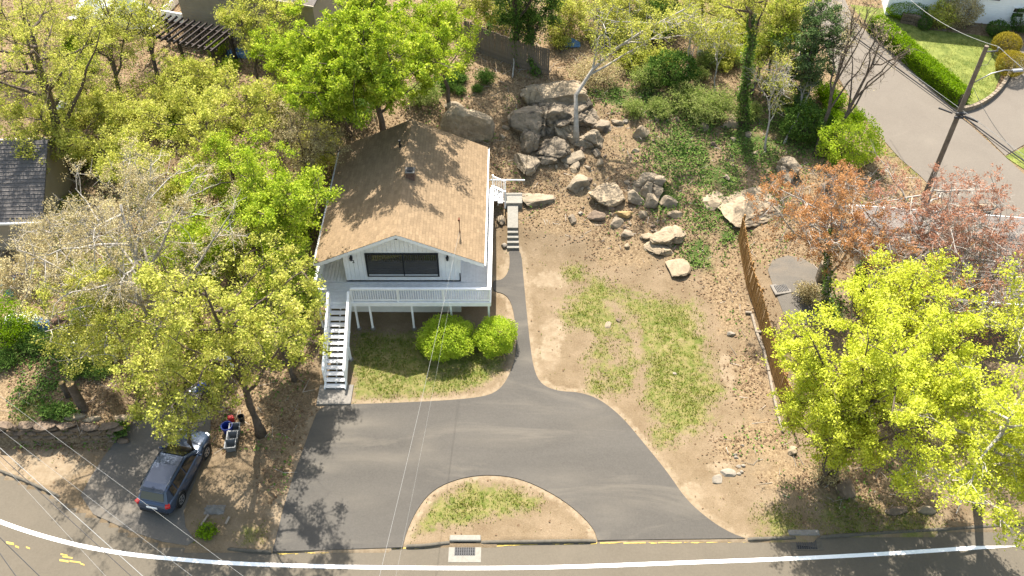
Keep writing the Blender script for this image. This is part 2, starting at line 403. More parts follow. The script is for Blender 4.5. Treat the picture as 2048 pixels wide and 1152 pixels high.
# ------------------------------------------------------------------ paved outlines (surveyed)
def PX(l, z=0.0): return [at(a, b, z) for a, b in l]
road_edge = [(-300, 870), (-120, 895), (0, 944), (60, 968), (123, 997), (200, 1035), (290, 1078), (400, 1098), (545, 1101), (680, 1099), (805, 1091), (880, 1085), (1000, 1082), (1195, 1081), (1490, 1077), (1590, 1074), (1800, 1066), (1930, 1059), (2048, 1050), (2300, 1030), (2600, 1000)]
RE = smooth_poly(PX(road_edge), 1)
ROAD = [(-60, RE[0][1])] + RE + [(60, RE[-1][1] + 2), (60, 5), (-60, 5)]
left_edge = [(1022, 742), (1036, 700), (1031, 640), (1022, 603), (1008, 587), (985, 583)]
def pt(px, py): return tuple(gp(px, py)[:2])
dr = [(545, 1104), (575, 985), (604, 905), (622, 855), (640, 811), (700, 809), (800, 806), (900, 801), (960, 795), (988, 787), (1008, 770), (1024, 738), (1033, 700), (1031, 650), (1024, 608), (1010, 588), (985, 583), (985, 561), (1004, 561), (1017, 545), (1020, 520), (1017, 499), (1042, 499), (1046, 545), (1052, 610), (1060, 690), (1068, 742), (1083, 770), (1115, 783), (1160, 785), (1200, 799), (1245, 835), (1290, 890), (1335, 945), (1372, 1000), (1418, 1040), (1458, 1065), (1490, 1077), (1195, 1081), (1187, 1056), (1150, 1018), (1100, 984), (1040, 957), (980, 949), (920, 956), (868, 978), (838, 1012), (815, 1058), (805, 1095)]
DRIVE = smooth_poly([pt(*p) for p in dr[:38]], 2) + smooth_poly([pt(*p) for p in dr[38:]], 2)
OLD = smooth_poly([pt(*p) for p in [(150, 1012), (195, 930), (240, 872), (275, 832), (335, 785), (400, 770), (425, 830), (415, 900), (385, 975), (362, 1040), (400, 1095), (300, 1080)]], 1, True)
STREET_L = [(1560, -60), (1600, 0), (1640, 70), (1668, 140), (1705, 205), (1750, 262), (1800, 318), (1840, 352), (1905, 420), (2000, 520), (2130, 640)]
STREET_R = [(1668, -60), (1690, 0), (1708, 42), (1790, 112), (1900, 214), (1990, 296), (2060, 360), (2200, 480), (2330, 600)]
STREET = [pt(*p) for p in STREET_L] + [pt(*p) for p in STREET_R[::-1]]
NDRIVE = [pt(*p) for p in [(1918, 224), (1950, 216), (1990, 190), (2016, 150), (2040, 95), (2260, 60), (2300, 260), (2120, 272), (2048, 290), (2010, 312), (1965, 268)]]
RDRIVE = smooth_poly([pt(*p) for p in [(1530, 525), (1590, 508), (1650, 545), (1668, 610), (1620, 655), (1572, 640), (1552, 590)]], 1, True)
PAVED = [ROAD, DRIVE, OLD, STREET, NDRIVE, RDRIVE]
def bumps(x, y):
    m = np.ones(np.shape(x))
    for p in PAVED:
        m = np.where(inpoly(x, y, p) | (segdist(x, y, p) < .3), 0, m)
    amp = .03 + .22 * sstep(36, 46, y) * sstep(1.5, 4, x) * (1 - sstep(12, 16, x)) + .1 * sstep(-11, -14, x) * sstep(27, 32, y)
    return (fbm(x, y, 2.2, 3) - .5) * 2 * amp * m
def G(x, y): return T0(x, y) + bumps(np.asarray(x, float), np.asarray(y, float))

# ------------------------------------------------------------------ ground sheet and its zones
def blob(x, y, px, py, r, ry=None):
    c = gp(px, py); ry = ry or r
    return np.exp(-(((x - c.x) / r) ** 2 + ((y - c.y) / ry) ** 2))
GRASSP = [pt(*p) for p in [(1108, 622), (1150, 575), (1185, 545), (1250, 570), (1330, 590), (1395, 595), (1415, 660), (1440, 750), (1432, 850), (1350, 885), (1330, 870), (1265, 800), (1215, 790), (1160, 715), (1120, 650)]]
LAWNP = [pt(*p) for p in [(700, 665), (985, 660), (1010, 700), (1005, 745), (960, 775), (850, 795), (706, 800)]]
ISLG = [pt(*p) for p in [(842, 1020), (900, 985), (930, 965), (1040, 975), (1092, 1000), (1080, 1025), (1000, 1035), (920, 1050), (850, 1065), (822, 1080)]]
NLAWN = [pt(*p) for p in [(1700, 10), (1780, 20), (1850, 60), (1990, 75), (2010, 130), (1985, 190), (1925, 218), (1850, 165), (1760, 82)]]
NLAWN2 = [pt(*p) for p in [(2010, 314), (2048, 295), (2300, 270), (2300, 420), (2080, 360)]]
def zones(x, y):
    def soft(p, w): return np.clip(.5 + np.where(inpoly(x, y, p), 1, -1) * segdist(x, y, p) / w, 0, 1)
    g = .74 * soft(GRASSP, 2.2)
    track = segdist(x, y, [pt(*q) for q in [(1225, 610), (1262, 640), (1275, 690), (1285, 760), (1262, 800)]], False)
    g = g * (1 - .5 * np.exp(-(track / .5) ** 2)) * (1 - .8 * blob(x, y, 1165, 680, .9)) * (1 - .5 * blob(x, y, 1230, 700, .6, 1.6))
    g = np.maximum(g, .85 * soft(LAWNP, 1.3)); g = np.maximum(g, .8 * soft(ISLG, 1.2))
    g = np.maximum(g, 1.0 * soft(NLAWN, .4)); g = np.maximum(g, 1.0 * soft(NLAWN2, .4))
    for a in [(1150, 545, 1.0), (1420, 780, 1.2), (1330, 870, 1.1), (1380, 840, 1.2), (1200, 770, 1.0), (60, 820, 1.2), (740, 100, 1.0)]: g = np.maximum(g, .7 * blob(x, y, *a))
    for a in [(1560, 1050, 1.6), (1700, 1040, 2.2), (1820, 1050, 2), (500, 1070, .9), (410, 1060, .8)]: g = np.maximum(g, .62 * blob(x, y, *a))
    for a in [(1780, 300, 1.6), (1830, 330, 1.5)]: g = np.maximum(g, .6 * blob(x, y, *a))
    back = sstep(38.5, 42, y + .25 * x)
    l = .75 * back * (1 - .85 * soft(NLAWN, .4)) * (1 - .9 * soft(NLAWN2, .4))
    l = np.maximum(l, .8 * sstep(-10.2, -11, x) * sstep(24.5, 26, y))
    for a in [(1470, 620, 1.8, 3), (1500, 760, 1.5, 3), (1530, 880, 2.2, 2), (1600, 950, 3, 2), (1750, 960, 4, 3), (1480, 900, 1.6), (1440, 560, 2), (1250, 500, 3, 2), (1100, 440, 1.6), (560, 830, 1.6, 3), (560, 950, 1.0, 2)]:
        l = np.maximum(l, .72 * blob(x, y, *a))
    iv = np.zeros_like(x)
    for a in [(1370, 300, 3.2, 3), (1330, 390, 1.5, 1.7), (1420, 430, 1.6, 2.0), (1400, 510, 1.2, 1.7), (1500, 290, 3, 2.6), (1590, 260, 3.4, 3.4), (1400, 230, 2.6), (1440, 350, 2.2, 2.2), (1540, 400, 1.4, 1.6), (1230, 190, 2.2, 1.6), (1300, 210, 2.2), (120, 700, 2.4, 1.8), (200, 640, 2.2), (80, 780, 1.5), (1460, 470, 1.0), (1330, 220, 1.6), (700, 200, 1.6), (860, 170, 1.4), (1660, 620, 1.2)]:
        iv = np.maximum(iv, .66 * blob(x, y, *a))
    s = np.zeros_like(x)
    for a in [(1110, 660, 1.0), (1100, 560, 1.3, 1.0), (1390, 985, .5, .9), (1440, 935, .8, .5), (1455, 740, .6, 1.4), (90, 930, 3, 1.4), (590, 960, .5, 2), (1100, 700, .8, 1.5), (1010, 640, .5), (1150, 1000, .8, .6), (1010, 540, .5, .6), (560, 1000, .6, 1.6)]:
        s = np.maximum(s, .8 * blob(x, y, *a))
    s = np.maximum(s, .62 * (1 - sstep(.1, .75, segdist(x, y, DRIVE))))
    return g, l, iv, s
def axis(lo, hi, step, far):
    a = np.arange(lo, hi + 1e-6, step); b = [hi + d for d in (1, 3, 7, 15, 30, 60, 120, 250, far)]; c = [lo - d for d in (far, 250, 120, 60, 30, 15, 7, 3, 1)]
    return np.array(c + list(a) + b)
gx = axis(-40, 44, .25, 500); gy = axis(17.0, 72, .25, 500)
XX, YY = np.meshgrid(gx, gy); nx, ny = len(gx), len(gy)
x = XX.ravel(); y = YY.ravel(); z = G(x, y)
under = np.zeros(len(x))
for p, d in ((ROAD, .25), (DRIVE, .05), (OLD, .05), (STREET, .05), (NDRIVE, .05), (RDRIVE, .05)):
    under = np.maximum(under, np.where(inpoly(x, y, p) & (segdist(x, y, p) > .22), d, 0))
z = z - under
idx = np.arange(nx * ny).reshape(ny, nx)
F = np.stack([idx[:-1, :-1], idx[:-1, 1:], idx[1:, 1:], idx[1:, :-1]], -1).reshape(-1, 4)
gm = mesh_arrays('ground', np.stack([x, y, z], 1), F, M['ground'], True)
zg, zl, zi, zs = zones(x, y)
ca = gm.attributes.new('zone', 'FLOAT_COLOR', 'POINT'); ca.data.foreach_set('color', np.stack([zg, zl, zi, zs], 1).astype(np.float32).ravel())
ground = tag(link('ground', gm), kind='structure')

def sheet(name, poly, lift, m, step=.6, skirt=.07, zf=T0, parent=None):
    poly = [Vector(p[:2]) for p in poly]; n = len(poly)
    xs = [p.x for p in poly]; ys = [p.y for p in poly]
    X, Y = np.meshgrid(np.arange(min(xs), max(xs), step), np.arange(min(ys), max(ys), step)); X = X.ravel(); Y = Y.ravel()
    k = inpoly(X, Y, poly) & (segdist(X, Y, poly) > step * .35)
    vs = poly + [Vector((a, b)) for a, b in zip(X[k], Y[k])]
    r = delaunay_2d_cdt(vs, [(i, (i + 1) % n) for i in range(n)], [], 1, 1e-4)
    V = np.array([(p.x, p.y) for p in r[0]]); Z = zf(V[:, 0], V[:, 1]) + lift
    me = bpy.data.meshes.new(name); me.from_pydata([(a[0], a[1], c) for a, c in zip(V, Z)], [], r[2])
    bm = bmesh.new(); bm.from_mesh(me); bmesh.ops.recalc_face_normals(bm, faces=bm.faces)
    if sum(f.normal.z for f in bm.faces) < 0: bmesh.ops.reverse_faces(bm, faces=bm.faces)
    if skirt:
        e = [q for q in bm.edges if q.is_boundary]; g = bmesh.ops.extrude_edge_only(bm, edges=e)['geom']
        for q in g:
            if isinstance(q, bmesh.types.BMVert): q.co.z -= skirt
    bm.to_mesh(me); bm.free(); me.materials.append(m)
    o = link(name, me, parent)
    return o
tag(sheet('road', ROAD, -.06, M['road'], 1.5, .15), kind='structure')
dv = tag(sheet('driveway', DRIVE, .035, M['drive'], .3, .09), kind='structure')
dvx = np.array([v.co[:2] for v in dv.data.vertices]); dd = np.zeros(len(dvx))
for a in [(700, 848, 1.9, .45, .9), (650, 870, .8, .5, .7), (760, 918, 3.2, .35, .7), (640, 935, 1.2, .35, .8), (850, 895, .6, .5, .6), (1000, 880, 2.2, .4, .45), (1120, 960, 2.0, .6, .4), (1180, 840, 1.8, 1, .35), (1060, 720, .6, .4, .7), (620, 1040, 1.5, .5, .3), (700, 1000, 1.6, .6, .3), (1220, 1020, 1.2, .9, .4), (1040, 600, .5, 1.2, .3)]:
    dd = np.maximum(dd, a[4] * blob(dvx[:, 0], dvx[:, 1], *a[:4]))
da = dv.data.attributes.new('dust', 'FLOAT', 'POINT'); da.data.foreach_set('value', dd.astype(np.float32))
tag(sheet('neighbour_driveway', OLD, .02, M['olddrive'], .6, .06), kind='structure')
tag(sheet('side_street', STREET, .03, M['street'], .8, .1), kind='structure')
tag(sheet('street_driveway', NDRIVE, .045, M['street'], .8, .1), kind='structure')
tag(sheet('parking_pad', RDRIVE, .03, M['olddrive'], .8, .06), kind='structure')
def ribbon(path, w, z, closed=False):
    """flat strip along a 2-D path"""
    P = [Vector(p[:2]) for p in path]; L_ = []; R_ = []
    for i, p in enumerate(P):
        t = (P[min(i + 1, len(P) - 1)] - P[max(i - 1, 0)]).normalized(); n = Vector((-t.y, t.x))
        L_.append(p + n * w / 2); R_.append(p - n * w / 2)
    mb = MB()
    for i in range(len(P) - 1):
        zz = z if not callable(z) else None
        q = [R_[i], R_[i + 1], L_[i + 1], L_[i]]
        mb.poly([(a.x, a.y, zz if zz is not None else z(a.x, a.y)) for a in q])
    return mb
line_px = [(-200, 960), (-80, 1010), (0, 1044), (70, 1068), (152, 1090), (220, 1103), (293, 1113), (440, 1126), (600, 1132), (800, 1136), (1024, 1136.5), (1200, 1132), (1348, 1126), (1600, 1117), (1800, 1106), (1930, 1097), (2048, 1088), (2300, 1060)]
tag(ribbon(smooth_poly(PX(line_px, -.06), 2), .185, -.052).build('edge_line', M['paint_white']), kind='structure')
M['lawn'] = mat('mown lawn', (.085, .125, .014), .95, 1.6, .35, .5, 25, c2=(.20, .215, .05))
tag(sheet('lawn', NLAWN, .04, M['lawn'], .5, .1), kind='structure')
tag(sheet('verge_lawn', NLAWN2, .04, M['lawn'], .5, .1), kind='structure')
# worn yellow stripe against the kerb, and crew marks sprayed on the road
yl = smooth_poly(PX([(850, 1094), (880, 1092), (905, 1090)], -.06), 1)
ym = MB()
rng = np.random.default_rng(5)
def dashes(px0, n, w):
    P = smooth_poly(PX(px0, -.06), 2); P = [Vector(p) for p in P]
    tot = [0]
    for i in range(len(P) - 1): tot.append(tot[-1] + (P[i + 1] - P[i]).length)
    for k in range(n):
        s = rng.uniform(0, tot[-1] - .5); ln = rng.uniform(.12, .5)
        def pos(t):
            i = max(0, min(len(P) - 2, int(np.searchsorted(tot, t)) - 1)); f = (t - tot[i]) / (tot[i + 1] - tot[i]); return P[i].lerp(P[i + 1], f)
        a = pos(s); b = pos(s + ln); o = rng.uniform(-.05, .05)
        d = (b - a).normalized(); nn = Vector((-d.y, d.x)); ww = w * rng.uniform(.3, 1)
        ym.poly([(q.x, q.y, -.053 + .0001 * k) for q in (a + nn * o, b + nn * (o + .02), b + nn * (o + ww), a + nn * (o + ww))])
dashes([(985, 1092), (1100, 1088), (1195, 1087), (1500, 1084), (1590, 1081)], 110, .13)
dashes([(1630, 1080), (1800, 1070), (1900, 1065)], 60, .07)
dashes([(550, 1108), (680, 1105), (800, 1099), (895, 1092)], 50, .05)
tag(ym.build('yellow_kerb_line', M['paint_yellow']), kind='structure')
sm = MB()
for px, py, w, h in [(20, 1085, 16, 5), (34, 1092, 8, 4), (56, 1094, 8, 3), (128, 1108, 14, 3), (135, 1113, 20, 3), (128, 1120, 18, 4), (150, 1122, 22, 3), (165, 1127, 8, 3)]:
    a = A3(px - w / 2, py + h / 2, -.05); b = A3(px + w / 2, py + h / 2 + 3, -.05); c = A3(px + w / 2, py - h / 2 + 3, -.05); d = A3(px - w / 2, py - h / 2, -.05)
    sm.poly([a, b, c, d])
tag(sm.build('sprayed_survey_mark', M['paint_yellow']), kind='structure')
# low asphalt kerbs
def kerb(px, w=.17, h=.08):
    P = smooth_poly(PX(px), 2); mb = MB(); pr = [(-.5, -.1), (-.42, .7), (-.2, 1), (.25, 1), (.5, .75), (.55, -.1)]
    ring = []
    for i, p in enumerate(P):
        a = Vector(P[max(i - 1, 0)]); b = Vector(P[min(i + 1, len(P) - 1)]); t = (b - a).normalized(); n = Vector((-t.y, t.x))
        hh = h * min(1, .15 + min(i, len(P) - 1 - i) / 2)
        ring.append([(p[0] + n.x * u * w, p[1] + n.y * u * w, -.06 + (hh + .06) * q) for u, q in pr])
    b0 = 0
    for rr in ring: mb.v += rr
    k = len(pr)
    for i in range(len(ring) - 1):
        for j in range(k - 1): mb.f.append((i * k + j, (i + 1) * k + j, (i + 1) * k + j + 1, i * k + j + 1))
    return tag(mb.build('kerb', M['kerb'], smooth=True), kind='structure')
kerb([(812, 1093), (850, 1092), (880, 1088), (900, 1086)]); kerb([(962, 1085), (1050, 1084), (1192, 1082)]); kerb([(1495, 1079), (1560, 1077), (1592, 1076)]); kerb([(1640, 1074), (1800, 1064), (1930, 1057), (2060, 1047), (2300, 1028)])
kerb([(455, 1098), (500, 1102), (543, 1104)], .15, .08)
kerb([(-100, 905), (0, 942), (60, 966), (118, 993)], .15, .08)

# ------------------------------------------------------------------ the white house
HX, HY = -5.86, 34.0
house = empty('raised_house', (HX, HY, 0), 0, 'white raised house with tan shingle gable roof and wraparound deck', 'house')
WX, WY0, WY1, DZ = 3.02, .74, 9.6, 2.3
EZ, RZ, RW, RL = 4.3, 6.3, 4.4, 10.1
SL = (RZ - EZ) / RW
def roofz(x): return RZ - abs(x) * SL
# walls
w = MB()
for sx in (-1, 1): w.bb(sx * WX - .06, sx * WX + .06, WY0 + .02, WY1, DZ - .2, roofz(WX) - .15)
w.bb(-WX, WX, WY1 - .1, WY1, DZ - .2, roofz(WX) - .15)
wall = w.build('wall', M['siding'], house)
core = MB(); core.poly([(-WX, WY0 + .03, DZ - .2), (WX, WY0 + .03, DZ - .2), (WX, WY0 + .03, roofz(WX) - .13), (0, WY0 + .03, RZ - .13), (-WX, WY0 + .03, roofz(WX) - .13)])
core.build('sheathing', M['siding'], house)
nb = 26; bw = 2 * WX / nb
for i in range(nb):
    x0 = -WX + i * bw; x1 = x0 + bw - .012
    m_ = MB(); ys = (WY0 - .012, WY0 + .026)
    za, zb = roofz(x0) - .14, roofz(x1) - .14
    zt = max(za, zb) if x0 < 0 < x1 else None
    v = []
    for yy in ys: v += [(x0, yy, DZ + .07), (x1, yy, DZ + .07), (x1, yy, zb), (x0, yy, za)]
    m_.v = v; m_.f = [(0, 1, 2, 3), (7, 6, 5, 4), (0, 4, 5, 1), (1, 5, 6, 2), (2, 6, 7, 3), (3, 7, 4, 0)]
    m_.build('siding_board', M['siding'], house)
MB().bb(-WX - .07, WX + .07, WY0 - .035, WY0 + .02, DZ + .005, DZ + .07).build('base_flashing', M['black'], house)
MB().bb(WX + .02, WX + .075, WY0 - .03, WY0 + .02, DZ + .07, DZ + .62).build('corner_flashing', M['black'], house)
for sx in (-1, 1): MB().bb(sx * WX - .06, sx * WX + .075, WY0 - .028, WY0 + .03, DZ + (.62 if sx > 0 else .07), roofz(WX) - .2).build('corner_board', M['white'], house)
MB().bb(-WX - .02, WX + .02, .38, .58, -.2, DZ - .18).bb(-WX, -WX + .2, .58, WY1, -.2, DZ - .18).bb(WX - .2, WX, .58, WY1, -.2, DZ - .18).build('basement_wall', M['basement'], house)
# picture window
wx0, wx1, wz0, wz1 = -1.90, 1.97, 2.70, 4.38
fr = MB(); t = .085
for a in ((wx0, wx1, wz0, wz0 + t), (wx0, wx1, wz1 - t, wz1), (wx0, wx0 + t, wz0 + t, wz1 - t), (wx1 - t, wx1, wz0 + t, wz1 - t)):
    fr.bb(a[0], a[1], WY0 - .09, WY0 - .015, a[2], a[3])
win = fr.build('window', M['black'], house)
xm = (wx0 + wx1) / 2 + .05
MB().bb(xm - .025, xm + .025, WY0 - .08, WY0 - .016, wz0 + t, wz1 - t).build('mullion', M['black'], win)
for a, b in ((wx0 + t, xm - .025), (xm + .025, wx1 - t)):
    MB().bb(a, b, WY0 - .05, WY0 - .03, wz0 + t, wz1 - t).build('pane', M['glasswin'], win)
MB().bb(wx0 + t, wx1 - t, WY0 - .075, WY0 - .051, wz0 + t, wz0 + t + .05).build('rail_reflection', M['fascia'], win)  # pale strip painted in as the deck rail's reflection in the glass
# lamps and number beside the window
for x_ in (-2.62, 2.45):
    l = MB().bb(x_ - .05, x_ + .05, WY0 - .05, WY0 - .013, 4.02, 4.2).build('wall_lamp', M['black'], house)
    MB().lathe([(.0, .0), (.06, .0), (.085, .2), (.05, .26), (.0, .3)], 10, (x_, WY0 - .14, 3.95)).build('lamp_shade', M['black'], l, True)
fl = MB().bb(-.09, .09, WY0 - .06, WY0 - .013, 5.5, 5.62).build('flood_lamp', M['black'], house)
for sx in (-1, 1): MB().box((sx * .2 + .05, WY0 - .16, 5.58), (.24, .2, .12), sx * .3).build('lamp_head', M['black'], fl, bevel=.02)
for ch, x_, z_ in (('5', -2.70, 3.83), ('2', -2.55, 3.68)):
    cu = bpy.data.curves.new('house_number', 'FONT'); cu.body = ch; cu.size = .26; cu.extrude = .01; cu.align_x = 'CENTER'
    to = bpy.data.objects.new('tmp', cu); col.objects.link(to)
    dg = bpy.context.evaluated_depsgraph_get(); me = bpy.data.meshes.new_from_object(to.evaluated_get(dg)); bpy.data.objects.remove(to)
    me.materials.append(M['black'])
    link('house_number', me, house, (x_, WY0 - .03, z_), (R(90), 0, 0))
# roof: deck, single shingles, fascia
ang = math.atan(SL); SLEN = RW / math.cos(ang)
rf = MB()
rf.v = [(-RW, 0, EZ - .12), (0, 0, RZ - .12), (RW, 0, EZ - .12), (RW, 0, EZ), (0, 0, RZ), (-RW, 0, EZ), (-RW, RL, EZ - .12), (0, RL, RZ - .12), (RW, RL, EZ - .12), (RW, RL, EZ), (0, RL, RZ), (-RW, RL, EZ)]
rf.f = [(0, 1, 4, 5), (1, 2, 3, 4), (11, 10, 7, 6), (10, 9, 8, 7), (5, 4, 10, 11), (4, 3, 9, 10), (6, 7, 1, 0), (7, 8, 2, 1), (0, 5, 11, 6), (3, 2, 8, 9)]
roof = rf.build('roof', M['feltroof'], house)
sw, sh = .33, .175
ncol = int(math.ceil((RL + .06) / sw)) + 1; nrow = int(SLEN / sh) + 1
def tint(me, vals):
    a = me.attributes.new('tint', 'FLOAT', 'POINT'); a.data.foreach_set('value', np.asarray(vals, np.float32))
tint(roof.data, [.5] * len(roof.data.vertices))
vari = []
for k in range(8):
    me = MB().box((0, 0, .006), (sh - .010, sw - .005, .010)).mesh('shingle', M['shingle']); tint(me, [k / 7] * 8); vari.append(me)
rng = np.random.default_rng(11)
rest_v, rest_f, rest_t = [], [], []; singles = 0
jobs = []
for ci in range(ncol):
    for side in (-1, 1):
        for ri in range(nrow):
            off = (ri % 2) * sw * .5 + (ri % 3) * .04
            yc = -.03 + ci * sw - off + sw * .5
            ya, yb_ = max(yc - sw / 2, -.03), min(yc + sw / 2, RL + .03)
            if yb_ - ya < .05: continue
            yc = (ya + yb_) / 2; fw_ = (yb_ - ya) / sw
            d = SLEN + .03 - (ri + .5) * sh          # distance down from the ridge
            if d < .05: continue
            jobs.append((yc, side, d, fw_))
jobs.sort()
for k, (yc, side, d, fw_) in enumerate(jobs):
    xx = side * d * math.cos(ang); zz = RZ - d * math.sin(ang) + .004
    colk = int(np.clip(rng.normal(3.5, 2.0), 0, 7))
    if k < 300:
        link('shingle', vari[colk], roof, (xx, yc, zz), (0, side * (ang - .035), 0)).scale = (1, fw_, 1)
    else:
        Mx = Matrix.Rotation(side * (ang - .035), 3, 'Y')
        b = len(rest_v); hx, hy = (sh - .010) / 2, (sw - .005) / 2 * fw_
        for z_ in (.0015, .0105):
            for a_, c_ in ((-hx, -hy), (hx, -hy), (hx, hy), (-hx, hy)):
                p = Mx @ Vector((a_, c_, z_)); rest_v.append((p.x + xx, p.y + yc, p.z + zz))
        for q in ((4, 5, 6, 7), (0, 1, 5, 4), (1, 2, 6, 5), (2, 3, 7, 6), (3, 0, 4, 7)): rest_f.append([b + i for i in q])
        rest_t += [colk / 7] * 8
sme = mesh_arrays('shingles', rest_v, rest_f, M['shingle']); tint(sme, rest_t)
tag(link('shingles', sme, roof), kind='stuff')
for k in range(int(RL / .3) + 1):
    me = vari[k * 5 % 8]
    for side in (-1, 1):
        o = link('ridge_shingle', me, roof, (side * .09, k * .3 + .1, RZ - .03 + .004 * (k % 2)), (0, side * ang, 0))
# fascia with a scalloped foot towards the eaves
for side in (-1, 1):
    f_ = MB(); n_ = 60; top = []; bot = []
    for i in range(n_ + 1):
        x_ = side * RW * i / n_; dd = .2
        if i > 40: dd = .2 + .05 * abs(math.sin((i - 40) / 20 * math.pi * 4.5))
        top.append((x_, roofz(x_) - .02)); bot.append((x_, roofz(x_) - .02 - dd))
    for yy in (-.032, -.004):
        f_.v += [(a, yy, b) for a, b in top] + [(a, yy, b) for a, b in bot]
    m_ = n_ + 1
    for i in range(n_):
        f_.f += [(i, i + 1, m_ + i + 1, m_ + i), (2 * m_ + i, 3 * m_ + i, 3 * m_ + i + 1, 2 * m_ + i + 1), (m_ + i, m_ + i + 1, 3 * m_ + i + 1, 3 * m_ + i), (i, 2 * m_ + i, 2 * m_ + i + 1, i + 1)]
    f_.build('bargeboard', M['fascia'], roof)
    g_ = MB(); x_ = side * (RW + .05)
    g_.bb(x_ - .05, x_ + .05, -.01, RL, EZ - .13, EZ - .12); g_.bb(x_ + side * .045, x_ + side * .055, -.01, RL, EZ - .12, EZ - .01); g_.bb(x_ - side * .055, x_ - side * .045, 0, RL, EZ - .12, EZ - .03)
    g_.build('gutter', M['white'], roof)
    sf = MB(); sf.poly([(side * WX, .01, roofz(WX) - .135), (side * RW, .01, EZ - .135), (side * RW, RL, EZ - .135), (side * WX, RL, roofz(WX) - .135)]); sf.build('soffit', M['fascia'], roof)
# chimney, vent, service mast
ch = MB().bb(.12, .58, 4.65, 5.1, 5.5, 6.58).build('chimney', M['brick'], roof)
MB().bb(.09, .61, 4.62, 5.13, 6.58, 6.64).build('chimney_cap', M['concrete'], ch, bevel=.015)
MB().bb(.2, .5, 4.72, 5.03, 6.64, 6.72).build('flue', M['iron'], ch)
MB().tube([(-.48, 7.7, 5.9), (-.48, 7.7, 6.55)], .06, 10).build('vent_pipe', M['plastic_black'], roof)
mx, my = 3.1, 1.75
mast = MB().tube([(mx, my, roofz(mx) - .1), (mx, my + .05, roofz(mx) + .95), (mx, my - .05, roofz(mx) + 1.05)], .045, 8).build('service_mast', M['rust'], house)
MB().tube([(mx, my - .05, roofz(mx) + 1.0), (mx, my - .2, roofz(mx) + 1.02)], .06, 8).build('mast_head', M['rust'], mast)
# deck
DX0, DX1, DY0 = -4.54, 4.73, -.85
RYB, LYB = 7.6, 9.2
dk = MB().bb(DX0 + .02, DX1 - .02, DY0 + .03, WY0, DZ - .26, DZ - .04).bb(WX, DX1 - .02, WY0, RYB, DZ - .26, DZ - .04).bb(DX0 + .02, -WX, WY0, LYB, DZ - .26, DZ - .04)
deck = dk.build('deck_frame', M['white'], house)
nfb = 11; fw = (WY0 - .08 - DY0) / nfb
for i in range(nfb):
    MB().bb(DX0, DX1, DY0 - .02 + i * fw, DY0 - .02 + (i + 1) * fw - .014, DZ - .036, DZ).build('deck_board', M['deckpaint'], deck)
def side_boards(x0, x1, y1, n):
    w_ = (x1 - x0) / n
    for i in range(n): MB().bb(x0 + i * w_, x0 + (i + 1) * w_ - .016, WY0 - .075, y1, DZ - .036, DZ - .001).build('deck_board', M['deckpaint'], deck)
side_boards(WX + .07, DX1, RYB, 9); side_boards(DX0, -WX - .07, LYB, 8)
MB().bb(DX0, DX1, DY0 - .045, DY0 - .02, DZ - .28, DZ - .01).build('rim_board', M['white'], deck)
MB().bb(DX1, DX1 + .025, DY0, RYB, DZ - .28, DZ - .01).build('rim_board', M['white'], deck)
MB().bb(DX0 - .025, DX0, DY0, LYB, DZ - .28, DZ - .01).build('rim_board', M['white'], deck)
pc = [(-2.5, DY0 + .04), (-1.73, DY0 + .04), (.52, DY0 + .04), (2.6, DY0 + .04), (4.62, DY0 + .06), (-4.43, DY0 + .06), (4.62, 3.0), (4.62, 6.2), (-4.43, 3.0), (-4.43, 6.2)]
for (x_, y_) in pc:
    gz = float(T0(x_ + HX, y_ + HY))
    p_ = MB().bb(x_ - .05, x_ + .05, y_ - .05, y_ + .05, gz - .1, DZ - .26).build('deck_post', M['white'], house)
    MB().lathe([(.0, .1), (.13, .1), (.15, -.2)], 14, (x_, y_, gz)).build('footing', M['concrete'], p_)
bal = MB().bb(-.018, .018, -.018, .018, 0, .74).mesh('baluster', M['white'])
def railing(a, b, skip_post=False, step=.125, cap=.14, par=house):
    a = Vector(a); b = Vector(b); L_ = (b - a).length; t_ = (b - a).normalized()
    r_ = MB().bar(a + Vector((0, 0, .94)), b + Vector((0, 0, .94)), cap, .045).build('railing', M['white'], par)
    MB().bar(a + Vector((0, 0, .1)), b + Vector((0, 0, .1)), .05, .08).build('bottom_rail', M['white'], r_)
    MB().bar(a + Vector((0, 0, .87)), b + Vector((0, 0, .87)), .05, .08).build('top_rail', M['white'], r_)
    n = int(L_ / step)
    for i in range(1, n):
        p = a + t_ * (L_ * i / n); link('baluster', bal, r_, (p.x, p.y, p.z + .13))
    k = max(1, round(L_ / 2.2))
    for i in range(k + 1):
        p = a + t_ * (L_ * i / k); MB().bb(p.x - .045, p.x + .045, p.y - .045, p.y + .045, p.z - .02, p.z + .915).build('rail_post', M['white'], r_)
    return r_
SX0, SX1 = -3.84, -2.60
railing((SX1 + .02, DY0 + .06, DZ), (DX1 - .05, DY0 + .06, DZ))
railing((DX0 + .05, DY0 + .06, DZ), (SX0 - .02, DY0 + .06, DZ))
railing((DX1 - .05, DY0 + .16, DZ), (DX1 - .05, RYB, DZ), cap=.2)
railing((DX0 + .05, DY0 + .16, DZ), (DX0 + .05, LYB, DZ), cap=.2)
